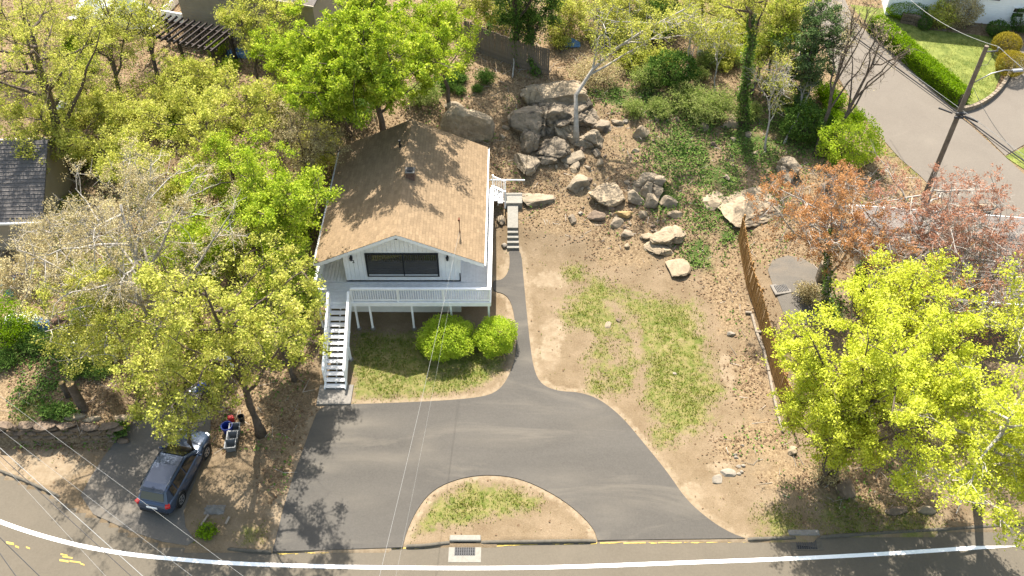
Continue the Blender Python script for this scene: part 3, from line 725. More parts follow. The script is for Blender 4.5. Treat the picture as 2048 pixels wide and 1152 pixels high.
# front stair
NS, run = 14, .292
rise = (DZ - .08) / (NS + 1)
sy0 = DY0 - .04
stair = empty('stair', (0, 0, 0)); stair.parent = house
st = stair
for i in range(NS):
    zt = DZ - (i + 1) * rise; yt = sy0 - i * run
    MB().bb(SX0 + .12, SX1 - .12, yt - run * .93, yt - .012, zt - .04, zt).build('tread', M['deckpaint'], st)
    if i % 1 == 0: MB().bb((SX0 + SX1) / 2 - .03, (SX0 + SX1) / 2 + .03, yt - run * .8, yt - run * .5, zt - .2, zt - .042).build('tread_bracket', M['white'], st)
yb = sy0 - NS * run
for sx in (SX0 + .09, SX1 - .09):
    MB().bar((sx, sy0 + .02, DZ - .22), (sx, yb, .1), .045, .27).build('stringer', M['white'], st)
    for zz_, ww_, hh_ in ((.95, .13, .045), (.82, .04, .07), (.2, .04, .06)):
        MB().bar((sx, sy0, DZ - .12 + zz_), (sx, yb + .35, .22 + zz_ + .05), ww_, hh_).build('hand_rail', M['white'], st)
    n = 26
    for i in range(n + 1):
        f = i / n; y_ = sy0 + (yb + .35 - sy0) * f; z_ = DZ - .12 + (.27 - DZ + .12) * f
        if i in (0, 9, 18, n): MB().bb(sx - .045, sx + .045, y_ - .045, y_ + .045, z_ - .15, z_ + .93).build('newel_post', M['white'], st)
        else: link('baluster', bal, st, (sx, y_, z_ + .12))
sp_y = sy0 - 7 * run
MB().bb(SX1 - .14, SX1 - .04, sp_y - .05, sp_y + .05, 0, 1.05).build('stair_post', M['white'], st)
MB().lathe([(0, .12), (.14, .12), (.16, -.1)], 14, (SX1 - .09, sp_y, .02)).build('footing', M['concrete'], st)
# side steps from the concrete landing up to the deck
ss = empty('side_steps', (0, 0, 0)); ss.parent = house
lx = -.45 - HX; 
for i, (x_, z_) in enumerate(((DX1 + .45, 2.13), (DX1 + .15, 2.3))):
    MB().bb(x_ - .17, x_ + .14, 7.55, 8.65, z_ - .05, z_).build('tread', M['deckpaint'], ss)
    MB().bb(x_ - .17, x_ - .14, 7.55, 8.65, z_ - .2, z_ - .05).build('riser', M['white'], ss)
MB().bb(WX, DX1 - .02, RYB + .003, 8.7, DZ - .2, DZ - .002).build('deck_board', M['deckpaint'], ss)
for y_ in (7.62, 8.66):
    a, b = Vector((DX1 - .02, y_, 2.42)), Vector((DX1 + .72, y_, 2.02))
    for k, hh in ((.85, .06), (.12, .06)): MB().bar(a + Vector((0, 0, k)), b + Vector((0, 0, k)), .06, hh).build('hand_rail', M['white'], ss)
    for i in range(8):
        p = a.lerp(b, i / 7)
        if i in (0, 7): MB().bb(p.x - .045, p.x + .045, p.y - .045, p.y + .045, p.z - .35, p.z + .95).build('newel_post', M['white'], ss)
        else: link('baluster', bal, ss, (p.x, p.y, p.z + .12))
MB().tube([(WX + .1, 9.0, 2.75), (DX1 + 1.9, 9.0, 2.7)], .05, 8).build('drain_pipe', M['pvc'], house)

# landing pads, walkway and steps of concrete
pad = A3(668, 798, .08)
tag(MB().bb(-9.92, -8.18, 28.08, 29.35, -.05, .11).build('concrete_pad', M['concrete'], bevel=.02), 'square concrete pad at the foot of the white front stair', 'pad')
tag(MB().bb(-.45, .62, 41.75, 42.75, 1.3, 1.95).build('concrete_landing', M['lightconc'], bevel=.02), 'pale concrete landing block at the head of the side walkway', 'landing')
wk = empty('concrete_walk', (.1, 39, 0), 0, 'narrow pale concrete walkway with four steps rising beside the deck', 'walkway')
wv = MB(); x0, x1 = -.27, .36
wv.v = [(x0, 39.92, 1.1), (x1, 39.92, 1.1), (x1, 41.76, 1.2), (x0, 41.76, 1.2), (x0, 39.92, 1.6), (x1, 39.92, 1.6), (x1, 41.76, 1.8), (x0, 41.76, 1.8)]
wv.f = [(4, 5, 6, 7), (0, 1, 5, 4), (1, 2, 6, 5), (3, 0, 4, 7)]
wbuild(wv, 'walk_slab', M['lightconc'], wk)
for i in range(4):
    zt = 1.6 - (i + 1) * .165
    wbuild(MB().bb(x0 - .01 * i, x1 + .02 * i, 39.92 - (i + 1) * .26, 39.918 - i * .26, .4, zt), 'step', M['lightconc'], wk, bevel=.012)

# ------------------------------------------------------------------ catch basins
def basin(px, py, label, blk):
    p = A3(px, py, -.06); r_ = empty('catch_basin', (p.x, p.y, -.06), 0, label, 'storm drain', 'storm drains at the kerb')
    ap = MB()
    f0 = -.62 if blk else -.36
    for a in ((-.72, -.46, f0, .28), (.46, .72, f0, .28), (-.46, .46, f0, -.3)): ap.bb(a[0], a[1], a[2], a[3], -.1, .012)
    ap.build('apron', M['lightconc'] if blk else M['kerb'], r_)
    MB().bb(-.46, .46, -.3, .28, -.3, .004).build('pit_shade_plate', M['shade_black'], r_)  # black plate under the bars paints the dark of an uncut hole
    for i in range(10):
        x_ = -.44 + i * .0978; MB().bb(x_ - .016, x_ + .016, -.3, .28, -.06, .022).build('grate_bar', M['iron'], r_)
    for i in range(9):
        y_ = -.29 + i * .07; MB().bb(-.46, .46, y_ - .011, y_ + .011, -.05, .016).build('grate_bar', M['iron'], r_)
    MB().bb(-.70, .70, .33, .62, -.05, .2 if blk else .12).build('kerb_block', M['lightconc'] if blk else M['concrete'], r_, bevel=.035)
    MB().bb(-.5, .5, .285, .345, -.05, .06).build('inlet_shade', M['shade_black'], r_)  # solid black bar painting the shade of the kerb opening
basin(930, 1099, 'storm drain grate in clean concrete apron below the grassed island', True)
basin(1612, 1086, 'storm drain grate with dark apron below the yellow leaved tree', False)

# ------------------------------------------------------------------ foliage tools
def quad_leaves(C, L_, W_, rng, flat=0.0, bias=(0, 0, 0)):
    n = len(C)
    nr = rng.normal(size=(n, 3)) + np.array(bias); nr[:, 2] += flat * 3
    nr /= np.linalg.norm(nr, axis=1)[:, None] + 1e-9
    t = rng.normal(size=(n, 3)); t -= nr * (t * nr).sum(1)[:, None]; t /= np.linalg.norm(t, axis=1)[:, None] + 1e-9
    b = np.cross(nr, t); s = rng.uniform(.6, 1.3, n)[:, None]
    V = np.empty((n, 4, 3)); l = L_ * s / 2; w_ = W_ * s / 2
    V[:, 0] = C - t * l; V[:, 1] = C + b * w_ + nr * w_ * .35; V[:, 2] = C + t * l; V[:, 3] = C - b * w_ + nr * w_ * .35
    return V.reshape(-1, 3), np.arange(n * 4).reshape(n, 4)
def tri_leaves(C, L_, W_, rng, flat=0.0):
    n = len(C); nr = rng.normal(size=(n, 3)); nr[:, 2] += flat * 3; nr /= np.linalg.norm(nr, axis=1)[:, None] + 1e-9
    t = rng.normal(size=(n, 3)); t -= nr * (t * nr).sum(1)[:, None]; t /= np.linalg.norm(t, axis=1)[:, None] + 1e-9
    b = np.cross(nr, t); s_ = rng.uniform(.6, 1.35, n)[:, None]
    V = np.empty((n, 3, 3)); V[:, 0] = C - t * L_ * s_ * .5 - b * W_ * s_ * .5; V[:, 1] = C - t * L_ * s_ * .5 + b * W_ * s_ * .5; V[:, 2] = C + t * L_ * s_ * .5
    return V.reshape(-1, 3), np.arange(n * 3).reshape(n, 3)
def twig_prisms(Aa, Bb, ra, rb):
    """three sided twigs from points A to points B"""
    n = len(Aa); t = Bb - Aa; t /= np.linalg.norm(t, axis=1)[:, None] + 1e-9
    u = np.cross(t, np.array([.3, .2, .93])); u /= np.linalg.norm(u, axis=1)[:, None] + 1e-9; v = np.cross(t, u)
    V = np.empty((n, 6, 3)); ra = np.broadcast_to(ra, (n,))[:, None]; rb = np.broadcast_to(rb, (n,))[:, None]
    for k in range(3):
        a = 2 * math.pi * k / 3; d = u * math.cos(a) + v * math.sin(a); V[:, k] = Aa + d * ra; V[:, 3 + k] = Bb + d * rb
    base = (np.arange(n) * 6)[:, None, None]
    F_ = np.array([[0, 1, 4, 3], [1, 2, 5, 4], [2, 0, 3, 5]])[None] + base
    return V.reshape(-1, 3), F_.reshape(-1, 4)
LEAF_MULT = 1.9
def bez(a, c, b, n):
    t = np.linspace(0, 1, n)[:, None]; return (1 - t) ** 2 * a + 2 * t * (1 - t) * c + t * t * b
def tree(name, label, base, crown, rad, seed, leafm, barkm, n1=11, n2=7, n3=5, leaves=14000, ls=.13, clump=.2, tr=.2, group=None, cat='tree', fork=.35, lowz=-.35, path=None, wl=1.0, flat=.15, ivy=0):
    rng = np.random.default_rng(seed)
    base = np.array(base, float); crown = np.array(crown, float); rad = np.array(rad, float)
    root = empty(name, base.tolist(), 0, label, cat, group)
    top = crown + np.array([0, 0, rad[2] * .55])
    if path is None:
        c = base + (crown - base) * .5 + rng.normal(0, .25, 3) * [1, 1, 0]
        tp = bez(base - [0, 0, .15], c, top, 9)
        tp[2:-1, :2] += rng.normal(0, .07, (6, 2))
    else: tp = np.array(path, float)
    nt = len(tp); trad = tr * (1 - .82 * np.linspace(0, 1, nt) ** .8); trad[0] *= 1.35
    mb = MB(); mb.tube(tp.tolist(), trad.tolist(), 9)
    trunk = mb.build('trunk', barkm, root, smooth=True, off=base)
    lm = MB(); subA, subB, subr = [], [], []; tips = []
    def along(P, t):
        i = min(int(t * (len(P) - 1)), len(P) - 2); f = t * (len(P) - 1) - i; return P[i] * (1 - f) + P[i + 1] * f
    limbs = []
    for i in range(n1):
        t = fork + (1 - fork) * (i + rng.uniform(0, 1)) / n1 * .95
        s = along(tp, t)
        az = i * 2.4 + rng.normal(0, .35); el = rng.uniform(lowz, .95)
        d = np.array([math.cos(az) * math.sqrt(1 - el * el), math.sin(az) * math.sqrt(1 - el * el), el])
        e = crown + rad * d * rng.uniform(.72, 1.0)
        cpt = s * .5 + e * .5 + np.array([0, 0, .12 * np.linalg.norm(e - s)]) * rng.uniform(-.3, 1) + rng.normal(0, .25, 3)
        P = bez(s, cpt, e, 7); P[1:-1] += rng.normal(0, .06, (5, 3))
        r0 = max(.03, tr * .5 * (1 - .55 * t)); lm.tube(P.tolist(), np.linspace(r0, .016, 7).tolist(), 6, False)
        limbs.append(P)
    limbs.append(tp[int(nt * .6):])
    mean = rad.mean()
    tw_a, tw_b = [], []
    for P in limbs:
        for j in range(n2):
            t = .22 + .78 * (j + rng.uniform(0, 1)) / n2; s = along(P, min(t, .999))
            d = (s - crown) / rad; d = d / (np.linalg.norm(d) + .3) * .5 + rng.normal(0, .6, 3); d[2] += .25
            d /= np.linalg.norm(d); ln = mean * rng.uniform(.2, .42) * wl
            e = s + d * ln; q = (e - crown) / rad; k = np.linalg.norm(q)
            if k > 1.05: e = crown + rad * q / k * 1.03
            m_ = (s + e) / 2 + rng.normal(0, .08, 3)
            subA += [s, m_]; subB += [m_, e]; subr += [(.022, .016), (.016, .009)]
            for k in range(n3):
                f = rng.uniform(.25, 1); q0 = s * (1 - f) + e * f
                dd = d * .4 + rng.normal(0, .6, 3); dd[2] += .15; dd /= np.linalg.norm(dd)
                tw_a.append(q0); tw_b.append(q0 + dd * rng.uniform(.35, .85) * wl)
    wbuild(lm, 'limbs', barkm, root, smooth=True)
    subA, subB = np.array(subA), np.array(subB); sr = np.array(subr); tw_a = np.array(tw_a); tw_b = np.array(tw_b)
    V1, F1 = twig_prisms(subA, subB, sr[:, 0], sr[:, 1]); V2, F2 = twig_prisms(tw_a, tw_b, .010, .005)
    tme = mesh_arrays('twigs', np.vstack([V1, V2]) - base, np.vstack([F1, F2 + len(V1)]), barkm); tag(link('twigs', tme, root), kind='stuff')
    if leaves:
        leaves = int(leaves * LEAF_MULT)
        per = 18; ncl = max(30, leaves // per)                      # clumps of leaves at the twig ends, some twigs bare
        ok = rng.permutation(len(tw_a))[:max(20, int(len(tw_a) * .72))]
        k = ok[rng.integers(0, len(ok), ncl)]; f = rng.uniform(.45, 1.08, ncl)[:, None]
        cc = tw_a[k] * (1 - f) + tw_b[k] * f
        C = np.repeat(cc, per, 0) + rng.normal(0, clump * .74, (ncl * per, 3)) * [1, 1, .75]
        V, F_ = tri_leaves(C - base, ls * .76, ls * .66, rng, flat)
        tag(link('crown', mesh_arrays('crown', V, F_, leafm), root), kind='stuff')
    if ivy:
        n = ivy; f = rng.uniform(0, .8, n); P = np.array([along(tp, q) for q in f]); r_ = np.interp(f, np.linspace(0, 1, nt), trad)
        a = rng.uniform(0, 2 * math.pi, n); rr = r_ + np.abs(rng.normal(.05, .12, n))
        C = P + np.stack([np.cos(a) * rr, np.sin(a) * rr, rng.normal(0, .05, n)], 1)
        V, F_ = quad_leaves(C - base, .13, .11, rng, .1); tag(link('ivy', mesh_arrays('ivy', V, F_, M['ivy']), root), kind='stuff')
    return root
def shrub(name, label, c, rad, seed, leafm, n=4000, ls=.11, shell=.72, lump=.18, group=None, cat='shrub', stems=7, barkm=None, flat=.2, clip=True):
    """a bush: stems from the ground and leaves through the outer crown; c is the foot"""
    rng = np.random.default_rng(seed); c = np.array(c, float); rad = np.array(rad, float)
    root = empty(name, c.tolist(), 0, label, cat, group)
    ctr = np.array([0, 0, rad[2] * .95])
    d = rng.normal(size=(n, 3)); d /= np.linalg.norm(d, axis=1)[:, None]
    ph = rng.uniform(0, 6.28, 6); lf = 1 + lump * (np.sin(d[:, 0] * 5 + ph[0]) * np.sin(d[:, 1] * 5 + ph[1]) + .6 * np.sin(d[:, 2] * 7 + ph[2] + d[:, 0] * 6) + .5 * np.sin(d[:, 1] * 11 + ph[3]) * np.sin(d[:, 0] * 12 + ph[4]))
    r_ = (shell + (1 - shell) * rng.uniform(0, 1, n) ** .6) * lf
    C = ctr + d * rad * r_[:, None] + rng.normal(0, .03, (n, 3)); C = C[C[:, 2] > .03]
    V, F_ = quad_leaves(C, ls, ls * .7, rng, flat)
    tag(link('foliage', mesh_arrays('foliage', V, F_, leafm), root), kind='stuff')
    e = ctr + d[:stems * 4] * rad * .8; e[:, 2] = np.abs(e[:, 2]); a = rng.normal(0, .12, (len(e), 3)) * [1, 1, 0]
    m_ = a * .5 + e * .45 + [0, 0, .1]
    V1, F1 = twig_prisms(a, m_, .022, .014); V2, F2 = twig_prisms(m_, e, .014, .006)
    tag(link('stems', mesh_arrays('stems', np.vstack([V1, V2]), np.vstack([F1, F2 + len(V1)]), barkm or M['bark']), root), kind='stuff')
    return root
def gz(x, y): return float(G(x, y))
def base_px(px, py):
    g = gp(px, py); return (g.x, g.y, gz(g.x, g.y))
def Tr(name, label, bpx, cpx, zc, rad, seed, leafm, barkm, **k):
    """tree from its surveyed foot and the surveyed middle of its crown"""
    c = A3(cpx[0], cpx[1], zc)
    b = base_px(*bpx) if bpx else (c.x, c.y, gz(c.x, c.y))
    return tree(name, label, b, c, rad, seed, M[leafm], M[barkm], **k)

# ------------------------------------------------------------------ trees
# woods on the left
Tr('maple_tree', 'leaning maple with yellow green leaves over the parked car and its bins', (522, 868), (430, 640), 9.0, (5.0, 4.6, 3.4), 1, 'lf_olive', 'bark', n1=13, n2=8, leaves=15000, tr=.24, lowz=-.6)
Tr('maple_tree', 'yellow green maple whose lowest branches hang over the car roof', None, (330, 760), 6.2, (3.0, 2.4, 2.2), 2, 'lf_olive', 'bark', n1=9, n2=7, leaves=7500, tr=.15, lowz=-.7)
Tr('beech_tree', 'broad pale barked tree thick with tan buds above the left woods', (330, 770), (265, 470), 9.5, (6.0, 4.8, 3.2), 3, 'lf_tan', 'bark_pale', n1=16, n2=11, n3=7, leaves=15000, ls=.085, clump=.17, tr=.27, lowz=-.5)
Tr('maple_tree', 'slim bright green tree brushing the left eave of the white house', (575, 660), (560, 430), 8.0, (2.7, 3.6, 3.4), 4, 'lf_green', 'bark', n1=12, n2=8, leaves=15000, tr=.16, lowz=-.7)
Tr('maple_tree', 'bright green tree beside the deck stair of the white house', (590, 760), (540, 610), 5.5, (2.4, 2.6, 2.6), 5, 'lf_green', 'bark', n1=9, n2=7, leaves=10000, tr=.13, lowz=-.8)
Tr('maple_tree', 'yellow green tree standing between the pergola and the white house', None, (430, 260), 7.0, (4.8, 4.2, 3.0), 6, 'lf_olive', 'bark', n1=12, n2=8, leaves=15000, tr=.18, lowz=-.7)
Tr('budding_tree', 'tan budding tree crowding the back left corner of the tan roof', None, (600, 285), 6.0, (2.4, 2.4, 2.4), 7, 'lf_tan', 'bark', n1=9, n2=8, n3=6, leaves=7500, ls=.09, tr=.12, lowz=-.6)
Tr('oak_tree', 'tall grey oak with spreading limbs and sparse yellow leaves behind the dark roofed house', (150, 345), (85, 110), 10.5, (4.6, 4.2, 3.8), 8, 'lf_olive', 'bark', n1=12, n2=8, leaves=7500, ls=.11, tr=.42, lowz=-.3, fork=.3)
Tr('oak_tree', 'slender tree with thin yellow leaves beside the dark pergola', (245, 235), (225, 50), 8.5, (2.8, 2.8, 3.0), 9, 'lf_olive', 'bark', n1=9, n2=7, leaves=5500, ls=.11, tr=.2)
Tr('oak_tree', 'slender forked tree with thin yellow leaves in front of the white tarp', (318, 165), (300, 30), 8.0, (2.2, 2.4, 2.8), 10, 'lf_olive', 'bark_dark', n1=8, n2=6, leaves=3200, ls=.11, tr=.17)
Tr('maple_tree', 'green maple filling the slope above the parked car', None, (200, 600), 6.5, (3.8, 3.4, 2.2), 11, 'lf_olive', 'bark_pale', n1=10, n2=8, leaves=8500, tr=.16, lowz=-.6)
Tr('maple_tree', 'bright green tree rising behind the pergola posts', None, (240, 250), 5.0, (3.0, 2.6, 2.0), 12, 'lf_olive', 'bark', n1=10, n2=7, leaves=8500, tr=.13, lowz=-.6)
Tr('maple_tree', 'green tree with light tips in the middle of the left woods', None, (470, 390), 6.5, (3.4, 3.6, 2.6), 13, 'lf_green', 'bark', n1=10, n2=8, leaves=11000, tr=.14, lowz=-.6)
Tr('budding_tree', 'tan budding sapling beside the dark roofed house', None, (110, 470), 6.5, (2.8, 2.2, 1.8), 14, 'lf_tan', 'bark_pale', n1=9, n2=8, n3=6, leaves=5000, ls=.085, tr=.12, lowz=-.3)
Tr('maple_tree', 'yellow green tree filling the gap between the pale barked tree and the dark roof', None, (260, 350), 5.5, (3.6, 3.0, 2.2), 15, 'lf_olive', 'bark', n1=11, n2=8, leaves=9500, tr=.14, lowz=-.6)
Tr('maple_tree', 'yellow green tree between the tan budding tree and the stair', None, (400, 520), 5.5, (3.4, 3.2, 2.2), 16, 'lf_green', 'bark', n1=11, n2=8, leaves=10500, tr=.14, lowz=-.6)
Tr('budding_tree', 'thin yellow budding tree in front of the left oak', None, (170, 190), 5.5, (3.0, 2.6, 2.2), 17, 'lf_olive', 'bark', n1=10, n2=8, leaves=6500, ls=.1, tr=.12, lowz=-.5)
Tr('budding_tree', 'thin yellow tree behind the left oak reaching past the white tarp', None, (180, 70), 5.5, (3.2, 2.4, 2.4), 18, 'lf_olive', 'bark', n1=10, n2=8, leaves=5000, ls=.1, tr=.12, lowz=-.5)
Tr('budding_tree', 'yellow budding tree over the corner of the dark roof', None, (20, 60), 7.5, (3.2, 2.6, 2.6), 19, 'lf_olive', 'bark', n1=10, n2=8, leaves=5000, ls=.1, tr=.16, lowz=-.4)
Tr('budding_tree', 'yellow green tree leaning over the gable of the dark roofed house', None, (95, 265), 6.0, (3.0, 2.6, 2.2), 51, 'lf_olive', 'bark', n1=10, n2=8, leaves=8000, tr=.12, lowz=-.6)
Tr('budding_tree', 'thin yellow tree right in front of the pergola', None, (360, 165), 5.5, (2.6, 2.0, 2.0), 52, 'lf_olive', 'bark', n1=9, n2=7, leaves=5500, tr=.1, lowz=-.6)
Tr('maple_tree', 'yellow green tree between the beige house and the tall maple', None, (590, 110), 7.0, (2.8, 2.4, 2.4), 53, 'lf_green', 'bark', n1=10, n2=8, leaves=9000, tr=.13, lowz=-.6)
Tr('maple_tree', 'tan budding tree crossing in front of the teal barrel', None, (60, 560), 6.0, (2.4, 2.0, 1.8), 54, 'lf_tan', 'bark_pale', n1=9, n2=8, leaves=4500, tr=.1, lowz=-.5)
# behind the house
Tr('maple_tree', 'tall bright green maple shading the back of the tan roof', (772, 292), (735, 95), 11.0, (5.0, 4.2, 4.0), 20, 'lf_green', 'bark', n1=19, n2=10, ls=.16, leaves=40000, tr=.26, lowz=-.75, fork=.3)
Tr('maple_tree', 'bright green maple behind the back left corner of the tan roof', (700, 270), (650, 140), 9.0, (3.2, 3.0, 3.0), 35, 'lf_green', 'bark', n1=12, n2=8, ls=.15, leaves=12000, tr=.17, lowz=-.7)
Tr('maple_tree', 'bright green maple spreading in front of the grey board fence', (900, 215), (862, 60), 9.5, (3.2, 3.2, 3.2), 21, 'lf_green', 'bark', n1=10, n2=8, leaves=12500, tr=.16, lowz=-.7)
tree('vine_tree', 'tall dark tree standing behind the grey board fence', (.4, 53.8, gz(.4, 53.8)), (.2, 53.4, 12.0), (3.8, 3.0, 3.4), 98, M['lf_dark'], M['bark_dark'], n1=13, n2=9, leaves=12000, ls=.13, tr=.24, lowz=-.6, ivy=1500)
Tr('maple_tree', 'thin yellow green tree in front of the beige house', (520, 190), (520, 50), 7.5, (2.6, 2.4, 2.6), 22, 'lf_olive', 'bark', n1=9, n2=7, leaves=6500, tr=.13, lowz=-.5)
Tr('vine_tree', 'vine wrapped tree leaning over the grey board fence', (1075, 150), (1045, 25), 7.5, (2.3, 2.0, 2.4), 23, 'lf_dark', 'bark', n1=9, n2=8, leaves=9000, ls=.12, tr=.2, lowz=-.6, ivy=1500)
p0 = base_px(1152, 285); g0 = np.array(p0)
pp = [g0 - [0, 0, .3], g0 + [-.05, .1, 1.2], np.array(A3(1152, 190, p0[2] + 2.6)), np.array(A3(1185, 140, p0[2] + 4.0)), np.array(A3(1228, 100, p0[2] + 5.4)), np.array(A3(1290, 60, p0[2] + 6.8)), np.array(A3(1370, 18, p0[2] + 8.2))]
tree('crooked_tree', 'crooked bare tree with few yellow leaves growing from the split boulder', p0, A3(1290, 60, p0[2] + 6.5), (4.0, 2.6, 2.4), 24, M['lf_olive'], M['bark_pale'], n1=11, n2=7, n3=4, leaves=3200, ls=.12, tr=.2, path=pp, fork=.45, lowz=-.2)
Tr('ivy_tree', 'straight ivy clad trunk with green top above the rocky slope', (1487, 245), (1500, 10), 11.0, (2.4, 2.4, 3.0), 25, 'lf_olive', 'bark', n1=8, n2=6, leaves=3000, ls=.12, tr=.3, fork=.6, ivy=3200)
Tr('evergreen_tree', 'soft green evergreen tree beside the white picket fence', (1500, 190), (1560, 60), 7.0, (2.6, 2.4, 3.4), 26, 'lf_green', 'bark', n1=12, n2=8, leaves=9500, ls=.11, tr=.16, lowz=-.8)
Tr('pine_tree', 'thin grey green pine wound with ivy beside the side street', (1590, 235), (1625, 90), 7.5, (1.9, 1.9, 3.2), 27, 'lf_pine', 'bark_dark', n1=12, n2=7, leaves=6000, ls=.16, clump=.16, tr=.2, lowz=-.9, ivy=3000)
Tr('bare_tree', 'bare forked grey tree leaning over the side street beside the lime green bush', (1632, 312), (1705, 80), 8.5, (1.9, 1.9, 3.2), 28, 'lf_tan', 'bark', n1=9, n2=7, n3=5, leaves=500, ls=.09, tr=.18, fork=.35, lowz=-.1)
Tr('bare_tree', 'bare dark tree with steep stems leaning beyond the forked one', (1655, 305), (1765, 105), 8.5, (2.1, 1.7, 3.0), 29, 'lf_tan', 'bark', n1=8, n2=6, n3=4, leaves=300, ls=.09, tr=.17, fork=.3, lowz=-.1)
Tr('sapling', 'thin pale bare sapling above the pointed grey boulder', (1566, 290), (1610, 165), 5.0, (1.2, 1.0, 1.6), 30, 'lf_soft', 'bark_pale', n1=6, n2=5, n3=3, leaves=350, ls=.1, tr=.07)
Tr('sapling', 'thin pale sapling with yellow tips behind the soft green bush', (1430, 190), (1440, 70), 6.5, (1.6, 1.4, 2.0), 31, 'lf_olive', 'bark_pale', n1=7, n2=5, n3=4, leaves=1800, ls=.11, tr=.07)
Tr('sapling', 'straight slender sapling in front of the grey board fence', (1025, 158), (1022, 20), 6.5, (1.2, 1.2, 1.6), 32, 'lf_olive', 'bark_pale', n1=6, n2=5, n3=4, leaves=1800, ls=.11, tr=.06)
Tr('maple_tree', 'yellow leaved sapling spreading between the grey fence and the crooked tree', (1120, 110), (1135, 45), 5.5, (2.2, 1.8, 2.0), 33, 'lf_olive', 'bark', n1=8, n2=6, leaves=4200, ls=.12, tr=.09, lowz=-.6)
Tr('maple_tree', 'open yellow green tree beyond the evergreen bushes on the back slope', (1400, 110), (1400, 20), 6.5, (2.8, 2.2, 2.4), 34, 'lf_olive', 'bark', n1=9, n2=7, leaves=5200, ls=.12, tr=.12, lowz=-.5)
Tr('maple_tree', 'yellow green tree above the pale dirt track on the back slope', (1190, 70), (1195, 15), 6.0, (2.4, 2.0, 2.2), 90, 'lf_olive', 'bark_pale', n1=9, n2=7, leaves=5000, ls=.12, tr=.1, lowz=-.6)
Tr('maple_tree', 'thin yellow green tree between the dark evergreen bushes', (1275, 130), (1268, 25), 6.5, (2.2, 1.8, 2.4), 91, 'lf_olive', 'bark', n1=8, n2=7, leaves=4200, ls=.12, tr=.09, lowz=-.6)
Tr('maple_tree', 'light green tree behind the white picket fence', (1345, 60), (1340, 0), 5.5, (2.4, 2.0, 2.2), 92, 'lf_soft', 'bark', n1=9, n2=7, leaves=5500, ls=.11, tr=.1, lowz=-.7)
Tr('maple_tree', 'slender yellow leaved tree right of the ivy clad trunk', (1530, 175), (1545, 40), 8.0, (1.8, 1.6, 3.0), 93, 'lf_olive', 'bark', n1=9, n2=7, leaves=4500, ls=.12, tr=.11, lowz=-.7)
Tr('bare_tree', 'thin bare grey tree at the edge of the side street', (1600, 200), (1640, 40), 7.5, (1.7, 1.4, 2.6), 94, 'lf_tan', 'bark_pale', n1=9, n2=8, n3=6, leaves=900, ls=.09, tr=.1, lowz=-.3)
Tr('bare_tree', 'thin bare tree among the ivy above the broad slab', (1530, 300), (1545, 160), 6.5, (1.4, 1.2, 2.4), 95, 'lf_olive', 'bark_pale', n1=8, n2=6, n3=5, leaves=900, ls=.1, tr=.08, lowz=-.3)
Tr('maple_tree', 'yellow green tree reaching over the top of the grey board fence', (985, 80), (965, 10), 6.5, (2.4, 2.0, 2.2), 96, 'lf_olive', 'bark', n1=9, n2=7, leaves=6000, ls=.12, tr=.12, lowz=-.7)
Tr('bare_tree', 'tall thin bare trunk behind the soft green bushes', (1375, 185), (1385, 60), 7.0, (1.2, 1.0, 2.2), 97, 'lf_olive', 'bark_pale', n1=7, n2=6, n3=4, leaves=1200, ls=.11, tr=.07, lowz=-.3)
# right of the lot
Tr('maple_tree', 'large yellow leaved maple spreading over the golden brown fence', (1660, 955), (1765, 740), 7.0, (5.0, 4.6, 3.4), 40, 'lf_yellow', 'bark', n1=17, n2=10, leaves=30000, ls=.125, tr=.28, lowz=-.75, fork=.2)
Tr('maple_tree', 'yellow leaved maple with pale limbs hanging over the road edge', (1960, 1000), (1990, 880), 7.5, (4.2, 4.0, 3.4), 41, 'lf_yellow', 'bark_pale', n1=15, n2=9, leaves=17000, ls=.125, tr=.25, lowz=-.75, fork=.25)
Tr('maple_tree', 'lower yellow maple at the foot of the fence near the stones', (1640, 965), (1660, 855), 4.2, (2.2, 2.2, 2.0), 42, 'lf_yellow', 'bark', n1=10, n2=8, leaves=9000, ls=.12, tr=.13, lowz=-.5)
Tr('maple_tree', 'sparse yellow maple with white limbs in front of the grey roof', (2080, 760), (2030, 640), 6.5, (2.4, 2.2, 2.2), 43, 'lf_yellow', 'bark_pale', n1=9, n2=6, leaves=3600, ls=.13, clump=.25, tr=.2, lowz=-.4)
Tr('red_maple_tree', 'orange brown budding tree above the end of the golden brown fence', (1650, 600), (1650, 450), 6.5, (4.2, 3.6, 2.4), 44, 'lf_orange', 'bark_pale', n1=17, n2=11, n3=7, leaves=13500, ls=.10, clump=.12, tr=.17, lowz=-.5, ivy=900)
Tr('red_maple_tree', 'russet budding tree with pale limbs in front of the utility pole', (1800, 600), (1850, 410), 7.0, (4.4, 3.8, 2.8), 45, 'lf_red', 'bark_pale', n1=14, n2=9, n3=6, leaves=7500, ls=.10, clump=.11, tr=.2, lowz=-.4)
Tr('red_maple_tree', 'russet budding tree with bare pale twigs over the grey roof', (1960, 650), (1950, 510), 6.5, (4.4, 3.8, 2.4), 46, 'lf_red', 'bark_pale', n1=15, n2=12, n3=9, leaves=6500, ls=.10, clump=.11, tr=.18, lowz=-.5)
Tr('red_maple_tree', 'sparse russet tree tangled with twigs behind the yellow maple', (1870, 760), (1850, 600), 5.5, (3.2, 2.6, 2.2), 47, 'lf_orange', 'bark_pale', n1=11, n2=9, n3=8, leaves=2600, ls=.09, clump=.11, tr=.14, lowz=-.5)
Tr('maple_tree', 'yellow leaved maple rising in front of the russet trees', None, (1815, 590), 7.0, (2.6, 2.4, 2.2), 48, 'lf_yellow', 'bark', n1=11, n2=8, leaves=9000, ls=.12, tr=.14, lowz=-.7)
